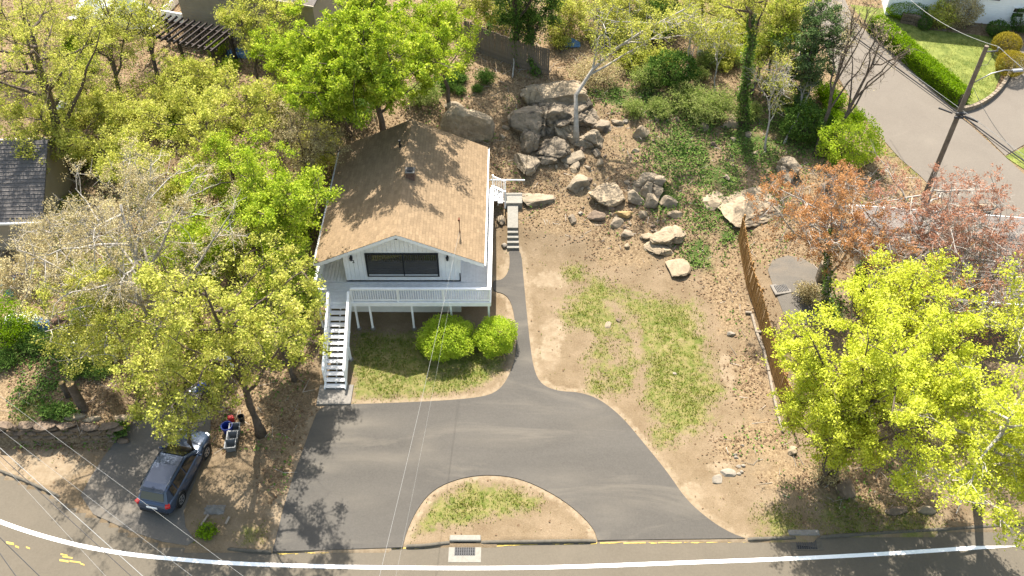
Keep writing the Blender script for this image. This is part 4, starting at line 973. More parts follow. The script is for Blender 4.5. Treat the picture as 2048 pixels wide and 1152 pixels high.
# bushes
def Sh(name, label, px, py, rad, seed, lm, **k):
    return shrub(name, label, base_px(px, py), rad, seed, M[lm], **k)
shrub('round_shrub', 'large rounded lime green shrub in front of the deck posts', (-3.45, 31.75, .05), (1.55, 1.35, 1.0), 60, M['lf_bush'], n=15000, ls=.085, shell=.6, lump=.12)
shrub('round_shrub', 'smaller rounded lime green shrub beside the asphalt path', (-.85, 31.95, .05), (1.12, 1.2, .92), 61, M['lf_bush'], n=11000, ls=.085, shell=.6, lump=.12)
Sh('leafy_bush', 'bright lime green bush under the bare forked trees', 1690, 320, (1.9, 1.5, 1.4), 62, 'lf_bush', n=8000, ls=.12)
Sh('leafy_bush', 'dark leaved bush left of the lime green one', 1605, 275, (1.6, 1.3, 1.2), 63, 'lf_dark', n=5000, ls=.12)
Sh('evergreen_bush', 'dark evergreen bush on the back slope above the mossy rock', 1340, 170, (1.7, 1.2, 1.2), 64, 'lf_dark', n=5200, ls=.14)
Sh('evergreen_bush', 'dark evergreen bush behind the pale dirt track', 1310, 75, (1.7, 1.2, 1.4), 65, 'lf_dark', n=5000, ls=.14)
Sh('soft_bush', 'feathery soft green bush on the ivy slope', 1415, 235, (2.0, 1.4, 1.0), 66, 'lf_soft', n=9000, ls=.10, shell=.2, lump=.4)
Sh('soft_bush', 'feathery soft green bush beside the ivy clad trunk', 1370, 205, (1.3, 1.0, .7), 67, 'lf_soft', n=4200, ls=.10, shell=.2, lump=.4)
Sh('thicket_bush', 'brown twiggy thicket right of the split boulder', 1190, 165, (1.9, 1.3, .9), 68, 'lf_tan', n=3800, ls=.10, shell=.3)
Sh('thicket_bush', 'green thicket under the tall bright maple', 700, 235, (1.9, 1.5, 1.0), 69, 'lf_dark', n=5000, ls=.12, shell=.3)
Sh('thicket_bush', 'pale green thicket left of the rounded boulder', 845, 205, (1.3, 1.0, .7), 70, 'lf_soft', n=3400, ls=.11, shell=.3)
Sh('thicket_bush', 'yellow green thicket below the pergola', 370, 230, (2.4, 1.6, 1.2), 71, 'lf_olive', n=6500, ls=.12, shell=.3)
Sh('thicket_bush', 'yellow green thicket at the left back corner of the house', 640, 330, (1.5, 2.0, 1.4), 72, 'lf_olive', n=6000, ls=.12, shell=.3)
Sh('thicket_bush', 'green thicket left of the deck', 590, 480, (1.6, 2.4, 1.5), 73, 'lf_green', n=8000, ls=.12, shell=.4)
Sh('thicket_bush', 'olive thicket on the bank above the cut trunk', 210, 700, (2.2, 1.6, .9), 74, 'lf_olive', n=5200, ls=.12, shell=.3)
Sh('thicket_bush', 'feathery green bush at the edge of the clothes pile', 25, 680, (1.5, 1.6, 1.5), 75, 'lf_hedge', n=4200, ls=.11, shell=.4)
Sh('thicket_bush', 'low ivy mound along the stone retaining wall', 120, 830, (1.0, .5, .35), 76, 'ivy', n=1600, ls=.12, shell=.3)
Sh('thicket_bush', 'small weed clump at the end of the stone retaining wall', 238, 868, (.6, .5, .4), 77, 'ivy', n=900, ls=.12, shell=.3)
Sh('thicket_bush', 'small green weed beside the scrap heap', 415, 1068, (.45, .4, .25), 78, 'lf_hedge', n=600, ls=.10, shell=.3)
Sh('thicket_bush', 'green thicket behind the beige house clutter', 610, 190, (2.2, 1.4, 1.0), 79, 'lf_olive', n=5000, ls=.12, shell=.3)
Sh('thicket_bush', 'dry brown thicket at the root of the yellow maple', 1650, 960, (1.0, .7, .8), 80, 'lf_tan', n=1500, ls=.09, shell=.3)
Sh('thicket_bush', 'ivy bush climbing between the russet trees', 1712, 590, (.5, .5, 1.6), 81, 'ivy', n=2600, ls=.12, shell=.5)
Sh('thicket_bush', 'brown twiggy thicket between the grey roof and the yellow maple', 1900, 690, (2.6, 1.8, 1.0), 82, 'lf_red', n=2600, ls=.09, shell=.2)
Sh('clipped_shrub', 'golden clipped ball shrub near the white house corner', 2005, 108, (.95, .95, .8), 83, 'lf_gold', n=6000, ls=.07, shell=.85, lump=.02)
Sh('clipped_shrub', 'golden clipped ball shrub beside the curved driveway edge', 2014, 148, (1.0, 1.0, .85), 84, 'lf_gold', n=6500, ls=.07, shell=.85, lump=.02)
Sh('flowering_shrub', 'pale flowering shrub against the white house wall', 1912, 52, (1.5, 1.0, 1.2), 85, 'lf_tan', n=4200, ls=.11, shell=.5)
Sh('flowering_shrub', 'yellow green shrub against the white house wall', 1880, 52, (1.2, 1.0, 1.0), 86, 'lf_olive', n=3600, ls=.11, shell=.5)
Sh('clipped_shrub', 'dark clipped shrub beside the white downpipe', 1846, 58, (.5, .5, .5), 87, 'lf_dark', n=1600, ls=.08, shell=.7, lump=.05)
Sh('clipped_shrub', 'dark green rounded shrub under the small house window', 1990, 72, (.8, .7, .6), 88, 'lf_dark', n=2600, ls=.09, shell=.7, lump=.05)
Sh('clipped_shrub', 'dark green shrub at the frame of the side driveway', 2038, 62, (.9, .8, .9), 89, 'lf_dark', n=2600, ls=.09, shell=.7, lump=.05)
Sh('hedge_block', 'box clipped hedge on the stone terrace of the white house', 1812, 34, (1.6, .9, .6), 90, 'lf_hedge', n=4200, ls=.09, shell=.8, lump=.04)
rs = random.Random(33); protos = {}
def under(n, poly, lm, lab, grp, r0, r1, seed):
    pr = [shrub('undergrowth_bush', lab, (0, 0, 0), (1, .9, .62), seed + q, M[lm], n=2600, ls=.11, shell=.25, lump=.3, group=grp, cat='bush', stems=9) for q in range(3)]
    xs = [p[0] for p in poly]; ys = [p[1] for p in poly]; k = 0
    while k < n:
        px, py = rs.uniform(min(xs), max(xs)), rs.uniform(min(ys), max(ys))
        if not bool(inpoly(np.array([px]), np.array([py]), poly)[0]): continue
        b = base_px(px, py); sc = rs.uniform(r0, r1)
        if k < 3: o = pr[k]
        else:
            src = pr[k % 3]; o = src.copy(); col.objects.link(o)
            for ch in src.children: c2 = ch.copy(); col.objects.link(c2); c2.parent = o
        o.location = b; o.scale = (sc, sc, sc * rs.uniform(.7, 1.2)); o.rotation_euler = (0, 0, rs.uniform(0, 6.28)); k += 1
under(22, [(130, 300), (560, 300), (600, 640), (450, 720), (120, 640)], 'lf_olive', 'low yellow green undergrowth bush in the woods left of the house', 'undergrowth in the left woods', .7, 1.4, 200)
under(16, [(140, 60), (640, 130), (660, 280), (150, 290)], 'lf_green', 'low green undergrowth bush between the pergola and the house', 'undergrowth near the pergola', .6, 1.3, 210)
under(18, [(1180, 60), (1600, 60), (1620, 250), (1260, 240)], 'lf_soft', 'low soft green undergrowth bush on the slope above the rocks', 'undergrowth above the rocks', .5, 1.1, 220)
under(9, [(0, 640), (190, 640), (220, 800), (0, 800)], 'ivy', 'dark low undergrowth bush on the bank above the stone wall', 'undergrowth on the bank', .5, 1.0, 230)
under(8, [(1560, 560), (1900, 640), (1950, 900), (1640, 900)], 'lf_tan', 'dry tan undergrowth bush beneath the yellow maples', 'undergrowth below the maples', .5, 1.0, 240)
under(7, [(860, 130), (1030, 170), (1030, 215), (880, 190)], 'lf_dark', 'dark green undergrowth bush below the grey board fence', 'undergrowth below the board fence', .4, .8, 250)
under(16, [(1110, 20), (1490, 20), (1490, 140), (1230, 160), (1120, 110)], 'lf_olive', 'yellow green undergrowth bush along the top of the back slope', 'undergrowth along the back slope', .7, 1.3, 260)
under(7, [(1600, 120), (1660, 150), (1740, 260), (1680, 290), (1600, 250)], 'lf_hedge', 'green roadside bush along the near edge of the side street', 'bushes along the side street', .6, 1.1, 270)
# long roadside hedge
ha, hb = Vector(base_px(1745, 58)), Vector(base_px(1922, 212)); hd = (hb - ha); hl = hd.length; hn = Vector((-hd.y, hd.x, 0)).normalized()
rng = np.random.default_rng(91); n = 26000
hr = empty('hedge', ha, 0, 'long clipped green hedge along the far kerb of the side street', 'hedge')
u = rng.uniform(0, 1, n); face = rng.integers(0, 3, n); w_ = rng.uniform(-.5, .5, n); hh = rng.uniform(0, 1, n)
w_ = np.where(face == 0, -.5, np.where(face == 1, .5, w_)); hh = np.where(face == 2, 1, hh)
C = np.outer(u, np.array(hd)) + np.outer(w_ * 1.0, np.array(hn)) + np.stack([0 * u, 0 * u, hh * 1.0], 1) + rng.normal(0, .07, (n, 3))
V, F_ = quad_leaves(C, .10, .07, rng, .2); tag(link('foliage', mesh_arrays('foliage', V, F_, M['lf_hedge']), hr), kind='stuff')
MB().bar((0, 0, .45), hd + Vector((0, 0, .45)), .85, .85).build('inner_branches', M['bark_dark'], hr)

# ------------------------------------------------------------------ ground cover
Zg = z.reshape(ny, nx); Wz = np.stack([zg, zl, zi, zs], -1).reshape(ny, nx, 4)
def lookup(px_, py_, arr):
    i = np.clip(np.searchsorted(gx, px_) - 1, 0, nx - 2); j = np.clip(np.searchsorted(gy, py_) - 1, 0, ny - 2)
    fx = (px_ - gx[i]) / (gx[i + 1] - gx[i]); fy = (py_ - gy[j]) / (gy[j + 1] - gy[j])
    if arr.ndim == 3: fx = fx[:, None]; fy = fy[:, None]
    return (arr[j, i] * (1 - fx) + arr[j, i + 1] * fx) * (1 - fy) + (arr[j + 1, i] * (1 - fx) + arr[j + 1, i + 1] * fx) * fy
def paved(px_, py_):
    m = np.zeros(len(px_), bool)
    for p in PAVED: m |= inpoly(px_, py_, p)
    m |= (np.abs(px_ - HX) < 3.2) & (py_ > HY + .4) & (py_ < HY + WY1)
    m |= (px_ > -9.95) & (px_ < -8.1) & (py_ > 28) & (py_ < 29.4)
    m |= (px_ > -.5) & (px_ < .65) & (py_ > 38.8) & (py_ < 42.8)
    return m
def scatter(n, seed, wfun):
    rng = np.random.default_rng(seed)
    Y = rng.uniform(19.5, 66, n); hw = 14 + Y * .40; X = rng.uniform(-1, 1, n) * hw
    w = wfun(lookup(X, Y, Wz), X, Y); k = (rng.uniform(0, 1, n) < w) & ~paved(X, Y)
    return X[k], Y[k], lookup(X[k], Y[k], Zg), rng
X, Y, Z_, rg = scatter(230000, 101, lambda w, a, b: np.clip(w[:, 1] * 1.25 - .1, .015, 1) * np.clip(2.6 * fbm(a, b, 2.4, 21) - .7, .06, 1.2) * (1 - np.clip(w[:, 0] * 1.1, 0, .95)))
V, F_ = quad_leaves(np.stack([X, Y, Z_ + rg.uniform(.005, .05, len(X))], 1), .12, .08, rg, 2.0)
tag(link('leaf_litter', mesh_arrays('leaf_litter', V, F_, M['litter'])), 'fallen brown leaves scattered over the wooded slope', 'leaf litter', kind='stuff')
X, Y, Z_, rg = scatter(420000, 102, lambda w, a, b: np.clip(w[:, 2] * 2.3 - .2, 0, 1) * np.clip(fbm(a, b, .9, 31) * 4.2 - 1.45, 0, 1) + .10 * (w[:, 1] > .45) * (fbm(a, b, 1.6, 41) > .55))
V, F_ = quad_leaves(np.stack([X, Y, Z_ + np.abs(rg.normal(.06, .09, len(X)))], 1), .13, .105, rg, .45)
tag(link('ivy_cover', mesh_arrays('ivy_cover', V, F_, M['ivy'])), 'dark green ivy covering the bank among the boulders', 'ivy', kind='stuff')
X, Y, Z_, rg = scatter(900000, 103, lambda w, a, b: np.where((b < 42) | (a > 14), np.clip(w[:, 0] * 1.5 - .35, 0, 1) * np.clip(fbm(a, b, 1.1, 51) * 2.2 - .45, .03, 1), .01) + .004)
n = len(X); az = rg.uniform(0, 6.28, n); h_ = rg.uniform(.05, .15, n); wd = rg.uniform(.013, .032, n); ln = rg.normal(0, .035, (n, 2))
V = np.empty((n, 3, 3)); dx, dy = np.cos(az) * wd, np.sin(az) * wd
V[:, 0] = np.stack([X - dx, Y - dy, Z_], 1); V[:, 1] = np.stack([X + dx, Y + dy, Z_], 1); V[:, 2] = np.stack([X + ln[:, 0], Y + ln[:, 1], Z_ + h_], 1)
tag(link('grass', mesh_arrays('grass', V.reshape(-1, 3), np.arange(n * 3).reshape(n, 3), M['grass_leaf'])), 'patchy spring grass on the yard and lawns', 'grass', kind='stuff')
# fallen twigs among the rocks
X, Y, Z_, rg = scatter(6000, 104, lambda w, a, b: (w[:, 1] > .45) * .5)
n = len(X); A_ = np.stack([X, Y, Z_ + .03], 1); az = rg.uniform(0, 6.28, n); ln = rg.uniform(.2, .9, n)
B_ = A_ + np.stack([np.cos(az) * ln, np.sin(az) * ln, rg.uniform(-.02, .12, n)], 1)
V, F_ = twig_prisms(A_, B_, .014, .006)
tag(link('fallen_twigs', mesh_arrays('fallen_twigs', V, F_, M['bark_pale'])), 'dead twigs lying on the wooded slope', 'twigs', kind='stuff')

# ------------------------------------------------------------------ boulders and stones
def rock_mesh(name, rx, ry, rz, seed, m, planes=9, sub=3, rough=.06, cracks=0):
    rs = random.Random(seed); bm = bmesh.new(); bmesh.ops.create_icosphere(bm, subdivisions=sub, radius=1)
    pl = []; ck = []
    for k in range(planes + 3):
        n = Vector((rs.gauss(0, 1), rs.gauss(0, 1), rs.gauss(0, .9))).normalized(); pl.append((n, rs.uniform(.46, .80)))
    for k in range(cracks):
        n = Vector((rs.gauss(0, 1), rs.gauss(0, 1), rs.gauss(0, .35))).normalized(); ck.append((n, rs.uniform(-.35, .35), rs.uniform(.07, .16)))
    off = Vector((rs.uniform(0, 50), rs.uniform(0, 50), 0))
    for v in bm.verts:
        p = v.co.copy()
        for n, d in pl:
            k = p.dot(n)
            if k > d: p -= n * (k - d) * .97
        q = p.normalized()
        p += q * (mnoise.fractal(p * 1.6 + off, 1, 2, 5) * rough * 1.6 + (abs(mnoise.fractal(p * 4.5 + off, 1, 2, 4)) * -.05 if sub > 3 else 0))
        for n, d, a in ck:
            k = p.dot(n) - d + .06 * mnoise.noise(p * 3 + off)
            p -= q * (a * math.exp(-(k / .035) ** 2)); p -= q * (.05 if k > 0 else 0)
        v.co = Vector((p.x * rx, p.y * ry, p.z * rz))
    for f in bm.faces: f.smooth = False
    me = bpy.data.meshes.new(name); bm.to_mesh(me); bm.free(); me.materials.append(m)
    return me
def rock(px, py, wpx, hpx, ht, m, label, seed, name='boulder', cat='boulder', group=None, planes=9, rz_=0, sub=3, rough=.06, tilt=(0, 0), big=1.0, cracks=0):
    g = gp(px, py); d = math.sqrt(2) * (CAM_H - g.z) / (1 + (py - 576) / FPX); sc = FPX / d
    rx = wpx / sc / 2; ry = max(.35 * rx, (hpx / sc - .55 * ht) / .75 / 2)
    if wpx >= 50: sub = 5; cracks = 2 if cracks == 0 and planes > 7 else cracks
    me = rock_mesh(name, rx * 1.3 * big, ry * 1.3 * big, ht * .9, seed, M[m], planes, sub, rough, cracks)
    gg = gp(px, py + .30 * ht * sc)
    o = link(name, me, None, (gg.x, gg.y, gz(gg.x, gg.y) + ht * .14), (tilt[0], tilt[1], rz_))
    return tag(o, label, cat, group)
rock(935, 245, 84, 90, 1.9, 'rock_tan', 'big smooth rounded grey boulder touching the back corner of the tan roof', 1, planes=6, rough=.03)
rock(910, 215, 40, 28, .6, 'rock', 'small boulder tucked behind the big smooth rounded one', 2)
rock(1085, 232, 95, 105, 1.7, 'rock_dark', 'huge cracked boulder on the left of the split outcrop', 3, planes=10, rz_=.4, big=1.22, cracks=3)
rock(1110, 182, 130, 76, 1.5, 'rock_tan', 'broad sloping slab at the top of the split outcrop', 4, planes=10, rz_=-.4, big=1.22, cracks=3)
rock(1150, 222, 100, 92, 1.3, 'rock_dark', 'dark lichen covered slab around the crooked tree', 5, planes=9, rz_=-.7, big=1.22, cracks=3)
rock(1108, 300, 80, 66, 1.1, 'rock_dark', 'blocky boulder at the foot of the split outcrop', 6, planes=10, rz_=.3, big=1.22, cracks=3)
rock(1180, 276, 62, 52, .9, 'rock', 'long wedge of rock right of the crooked tree root', 7, planes=9, rz_=-.7)
rock(1062, 272, 60, 60, 1.2, 'rock_dark', 'steep broken face on the near left of the split outcrop', 71, planes=12, rz_=.2)
rock(1135, 262, 70, 60, 1.2, 'rock', 'tilted broken block under the crooked tree', 72, planes=12, rz_=-.5, cracks=3)
rock(1075, 195, 60, 50, 1.3, 'rock_tan', 'upright slab at the upper left end of the split outcrop', 73, planes=12, rz_=.3)
rock(1205, 250, 40, 36, .7, 'rock_dark', 'low dark block at the right end of the split outcrop', 74, planes=12)
rock(1150, 312, 46, 34, .6, 'rock', 'cracked block between the outcrop and the lone pale boulder', 75, planes=12)
rock(1053, 322, 50, 62, .8, 'rock', 'upright grey boulder between the deck steps and the outcrop', 8)
rock(1158, 362, 44, 42, .7, 'rock', 'pale angular boulder standing alone below the outcrop', 9, planes=11)
rock(1212, 382, 70, 58, .5, 'rock_tan', 'low cracked ledge left of the heart shaped boulder', 10, planes=8, rz_=.5)
rock(1297, 362, 80, 78, 1.1, 'rock', 'big heart shaped cracked boulder beside the ivy', 11, planes=9)
rock(1268, 396, 36, 34, .6, 'rock', 'rounded stone at the foot of the heart shaped boulder', 12, planes=6)
rock(1302, 400, 34, 36, .6, 'rock', 'wedge shaped stone under the heart shaped boulder', 13)
rock(1337, 400, 30, 28, .55, 'rock', 'small rounded stone right of the heart shaped boulder', 14, planes=5, rough=.03)
rock(1241, 396, 22, 26, .4, 'rock_tan', 'small square stone beside the cracked ledge', 15)
rock(1246, 428, 32, 20, .4, 'rock_gold', 'ochre stone below the heart shaped boulder', 16)
rock(1195, 428, 36, 24, .35, 'rock_brown', 'flat purplish brown stone below the cracked ledge', 17)
rock(1072, 396, 62, 34, .3, 'rock', 'flat grey rock against the concrete landing', 18, planes=6)
rock(1335, 468, 74, 58, .6, 'rock_tan', 'long sloping tan ledge bordered by ivy', 19, planes=9, rz_=.7)
rock(1322, 496, 60, 30, .4, 'rock_tan', 'folded tan rock below the sloping ledge', 20, rz_=-.3)
rock(1352, 530, 42, 50, .5, 'rock_tan', 'lowest tan outcrop at the edge of the yard', 21, rz_=.4)
rock(1295, 470, 22, 20, .3, 'rock_tan', 'small tan stone at the left tip of the sloping ledge', 22)
rock(1350, 428, 34, 22, .35, 'rock_tan', 'small tan rock above the sloping ledge', 23)
rock(1572, 340, 52, 74, 1.0, 'rock', 'pointed grey boulder below the bare sapling', 24, planes=10)
rock(1492, 408, 104, 104, .55, 'rock_tan', 'broad smooth yellowish slab striped by tree shadow', 25, planes=6, rough=.03)
rock(1428, 400, 40, 46, .45, 'rock_tan', 'low smooth rock left of the broad yellowish slab', 26, planes=6)
rock(1462, 240, 36, 34, .6, 'rock_tan', 'split grey stone beside the ivy clad trunk', 27, planes=10, rz_=.6)
rock(1283, 262, 32, 28, .6, 'rock_tan', 'mossy cube shaped rock on the leafy slope', 28, planes=10)
rock(1652, 372, 30, 44, .9, 'rock_brown', 'brown upright rock among the orange branches', 29)
rock(1250, 240, 12, 12, .25, 'rock_pale', 'small pale stone above the mossy cube shaped rock', 30, sub=2)
rock(1462, 667, 15, 12, .25, 'rock_pale', 'single pale stone in the yard by the timber edging', 31, name='stone', cat='stone', sub=2)
rock(1433, 956, 24, 17, .16, 'rock_pale', 'flat pale round stone nearest the asphalt drive', 32, name='stone', cat='stone', planes=3, rough=.02)
rock(1456, 945, 26, 16, .14, 'rock_pale', 'flat pale oval stone beside the round one', 33, name='stone', cat='stone', planes=3, rough=.02)
for k, (a, b) in enumerate([(1477, 932), (1486, 931), (1478, 946), (1483, 943), (1484, 890), (1470, 908), (1473, 914)]):
    rock(a, b, 9, 7, .1, 'rock_pale', 'little pale pebble scattered near the flat pale stones', 40 + k, name='stone', cat='stone', group='pebbles near the flat stones', planes=4, sub=2)
rock(1584, 900, 20, 20, .3, 'rock_tan', 'tan stone in the shade of the yellow maple', 50, name='stone', cat='stone')
rock(1795, 1016, 44, 26, .45, 'rock_brown', 'brown boulder half shaded on the road bank', 51)
rock(1850, 1018, 40, 20, .35, 'rock', 'grey boulder next to the brown one on the road bank', 52)
rock(1692, 975, 44, 46, .5, 'rock_brown', 'leaf covered rock hump at the root of the yellow maple', 53)
rock(1215, 648, 14, 16, .08, 'rock', 'dark slate piece lying in the grass', 54, name='stone', cat='stone', sub=2)
rock(1236, 640, 10, 9, .12, 'rock_brown', 'dark clod at the end of the bare track', 55, name='stone', cat='stone', sub=2)
rock(1349, 746, 10, 6, .06, 'rock_pale', 'white chip lying on the open grass', 56, name='stone', cat='stone', sub=2)
rock(1003, 440, 16, 22, .3, 'rock_tan', 'tan stone wedged between deck and walkway', 57, name='stone', cat='stone')
rock(1008, 490, 14, 12, .2, 'rock_pale', 'pale stone beside the lowest concrete step', 58, name='stone', cat='stone', sub=2)
rock(890, 170, 22, 10, .25, 'rock_pale', 'pale flat stone on the shaded slope behind the house', 59, name='stone', cat='stone', sub=2)
rock(1162, 423, 10, 12, .2, 'rock_pale', 'white stone between the walkway and the cracked ledge', 60, name='stone', cat='stone', sub=2)
rock(1253, 490, 12, 12, .25, 'rock_tan', 'small tan stone left of the folded rock', 61, name='stone', cat='stone', sub=2)

rs = random.Random(77); rub = [rock_mesh('rubble_stone', .32, .26, .2, 500 + k, M[('rock', 'rock_tan', 'rock_dark', 'rock_brown')[k % 4]], 9, 3, .05) for k in range(12)]
for k in range(85):
    if k < 60: t = rs.random(); px = 1070 + 250 * t + rs.gauss(0, 26); py = 275 + 190 * t + rs.gauss(0, 34)
    else: px = rs.uniform(1000, 1560); py = rs.uniform(200, 430)
    b = base_px(px, py)
    if b[0] < .8 and b[1] < 44: continue
    sc = rs.choice((.45, .6, .8, 1.0, 1.5)); o = link('rubble_stone', rub[rs.randrange(12)], None, (b[0], b[1], b[2] + .02), (rs.gauss(0, .3), rs.gauss(0, .3), rs.uniform(0, 6)))
    o.scale = (sc, sc * rs.uniform(.7, 1.2), sc); tag(o, 'loose rubble stone scattered between the big boulders on the slope', 'stone', 'rubble on the rocky slope')
# ------------------------------------------------------------------ fences
def fence(name, label, px, h, bw, m, jit=.02, gap=.01, postm=None, lean=.01, group=None, point=False):
    P = [gp(*q) for q in px]; root = empty(name, P[0], 0, label, 'fence', group)
    rs = random.Random(len(px) * 7 + int(px[0][0])); vars_ = []
    for k in range(5):
        hh = h * (1 + rs.uniform(-jit, jit)); mb = MB().bb(-bw / 2 + gap / 2, bw / 2 - gap / 2, -.012, .012, 0, hh)
        if point:
            for q in (4, 5, 6, 7): pass
            mb.v += [(-bw / 2 + gap / 2, -.012, hh), (bw / 2 - gap / 2, -.012, hh), (0, -.012, hh + bw * .5), (-bw / 2 + gap / 2, .012, hh), (bw / 2 - gap / 2, .012, hh), (0, .012, hh + bw * .5)]
            b = 8; mb.f += [(b, b + 1, b + 2), (b + 5, b + 4, b + 3), (b, b + 2, b + 5, b + 3), (b + 1, b + 4, b + 5, b + 2)]
        vars_.append(mb.mesh('board', m))
    for i in range(len(P) - 1):
        a, b = P[i], P[i + 1]; L_ = (b - a).length; n = max(1, int(L_ / bw)); t = math.atan2(b.y - a.y, b.x - a.x)
        for k in range(n):
            p = a.lerp(b, (k + .5) / n); link('board', vars_[rs.randrange(5)], root, (p.x - P[0].x, p.y - P[0].y, gz(p.x, p.y) - P[0].z - .05), (rs.gauss(0, lean), rs.gauss(0, lean * .6), t))
        nn = Vector((math.sin(t), -math.cos(t), 0)) * -.05
        for zz in (.35, h - .3):
            MB().bar(a + nn + Vector((0, 0, zz)) - P[0], b + nn + Vector((0, 0, zz)) - P[0], .05, .09).build('rail', m, root)
        q = a + nn * 2 - P[0]; MB().bb(q.x - .05, q.x + .05, q.y - .05, q.y + .05, q.z - .2, q.z + h).build('post', postm or m, root)
    return root
fence('wooden_fence', 'golden brown upright slat fence along the right edge of the yard', [(1476, 475), (1492, 569), (1510, 622), (1537, 725), (1556, 790), (1585, 860)], 1.75, .09, M['reed'], .05, .008, lean=.02)
fence('board_fence', 'weathered grey board fence behind the leafy slope', [(930, 92), (965, 108), (1030, 132), (1098, 152)], 2.0, .14, M['oldwood'], .02, .012)
fence('picket_fence', 'white picket fence beyond the ivy clad trunk', [(1395, 112), (1440, 118), (1482, 116)], 1.1, .11, M['white'], .01, .045, point=True)
fence('picket_fence', 'short white picket fence beside the ivy wound pine', [(1590, 112), (1622, 125)], 1.0, .11, M['white'], .01, .045, point=True)
# timber edging beside the fence
tp = [(1503, 630), (1513, 668), (1527, 702), (1537, 745), (1546, 790), (1556, 835), (1566, 866)]
for i in range(len(tp) - 1):
    a = gp(*tp[i], .07); b = gp(*tp[i + 1], .07)
    o = tag(MB().bar((0, 0, 0), (b - a) * .97, .14, .14).build('landscape_timber', M['timber'], bevel=.02), 'weathered landscape timber laid end to end inside the golden brown fence', 'timber', 'timber edging'); o.location = a
for a_, b_, lb in (((1490, 627), (1503, 628), 'short timber stub at the upper end of the timber edging'), ((1512, 667), (1531, 666), 'crosswise timber stub reaching from the edging to the fence')):
    a = gp(*a_, .1); b = gp(*b_, .1); o = tag(MB().bar((0, 0, 0), b - a, .13, .13).build('landscape_timber', M['timber'], bevel=.02), lb, 'timber'); o.location = a
# stone retaining wall
rw = gp(0, 880); rwroot = empty('retaining_wall', (-30, 25.9, 0), 0, 'low stone retaining wall between the gravel verge and the ivy bank', 'wall')
rs = random.Random(4); bl = [rock_mesh('stone_block', .32 + .05 * k, .2, .15, 300 + k, M['rock_brown'], 12, 2, .03) for k in range(5)]
for row in range(4):
    x_ = -30.0 + row * .2
    while x_ < -19.3:
        w_ = rs.uniform(.5, .7); link('stone_block', bl[rs.randrange(5)], rwroot, (x_ + w_ / 2 + 30, rs.uniform(-.03, .03) + row * .04, .08 + row * .27), (0, 0, rs.gauss(0, .06))); x_ += w_
for k in range(11): link('cap_stone', rock_mesh('cap_stone', .62, .3, .08, 350 + k, M['rock_brown'], 6, 3, .04), rwroot, (.5 + k, .08, 1.1 + .02 * (k % 3)), (0, .02 * (k % 2), .05 * (k % 3 - 1)))
g = gp(135, 800); 
for px, py, w_, lb in ((150, 832, 42, 'long pale stone kerb lying at the foot of the cut trunk'), (235, 835, 50, 'slanting stone slab at the end of the ivy bank'), (185, 838, 30, 'short stone slab beside the cut trunk')):
    rock(px, py, w_, 14, .25, 'rock_tan', lb, px, name='stone_slab', cat='stone', planes=6, rz_=.2)

# cut trunks
for bpx, hgt, r_, lb in (((168, 818), 1.9, .22, 'thick cut tree trunk standing on the ivy bank'), ((138, 792), 1.0, .15, 'shorter cut trunk behind the thick one')):
    b = base_px(*bpx); root = empty('tree_stump', b, 0, lb, 'stump')
    MB().tube([(0, 0, -.2), (0, 0, .2), (-.04, .05, hgt * .6), (-.05, .06, hgt)], [r_ * 1.3, r_ * 1.05, r_ * .95, r_ * .92], 12, False).build('trunk', M['bark'], root, smooth=True)
    MB().lathe([(0, hgt + .005), (r_ * .92, hgt)], 12, (-.05, .06, 0)).build('cut_face', M['rock_gold'], root)

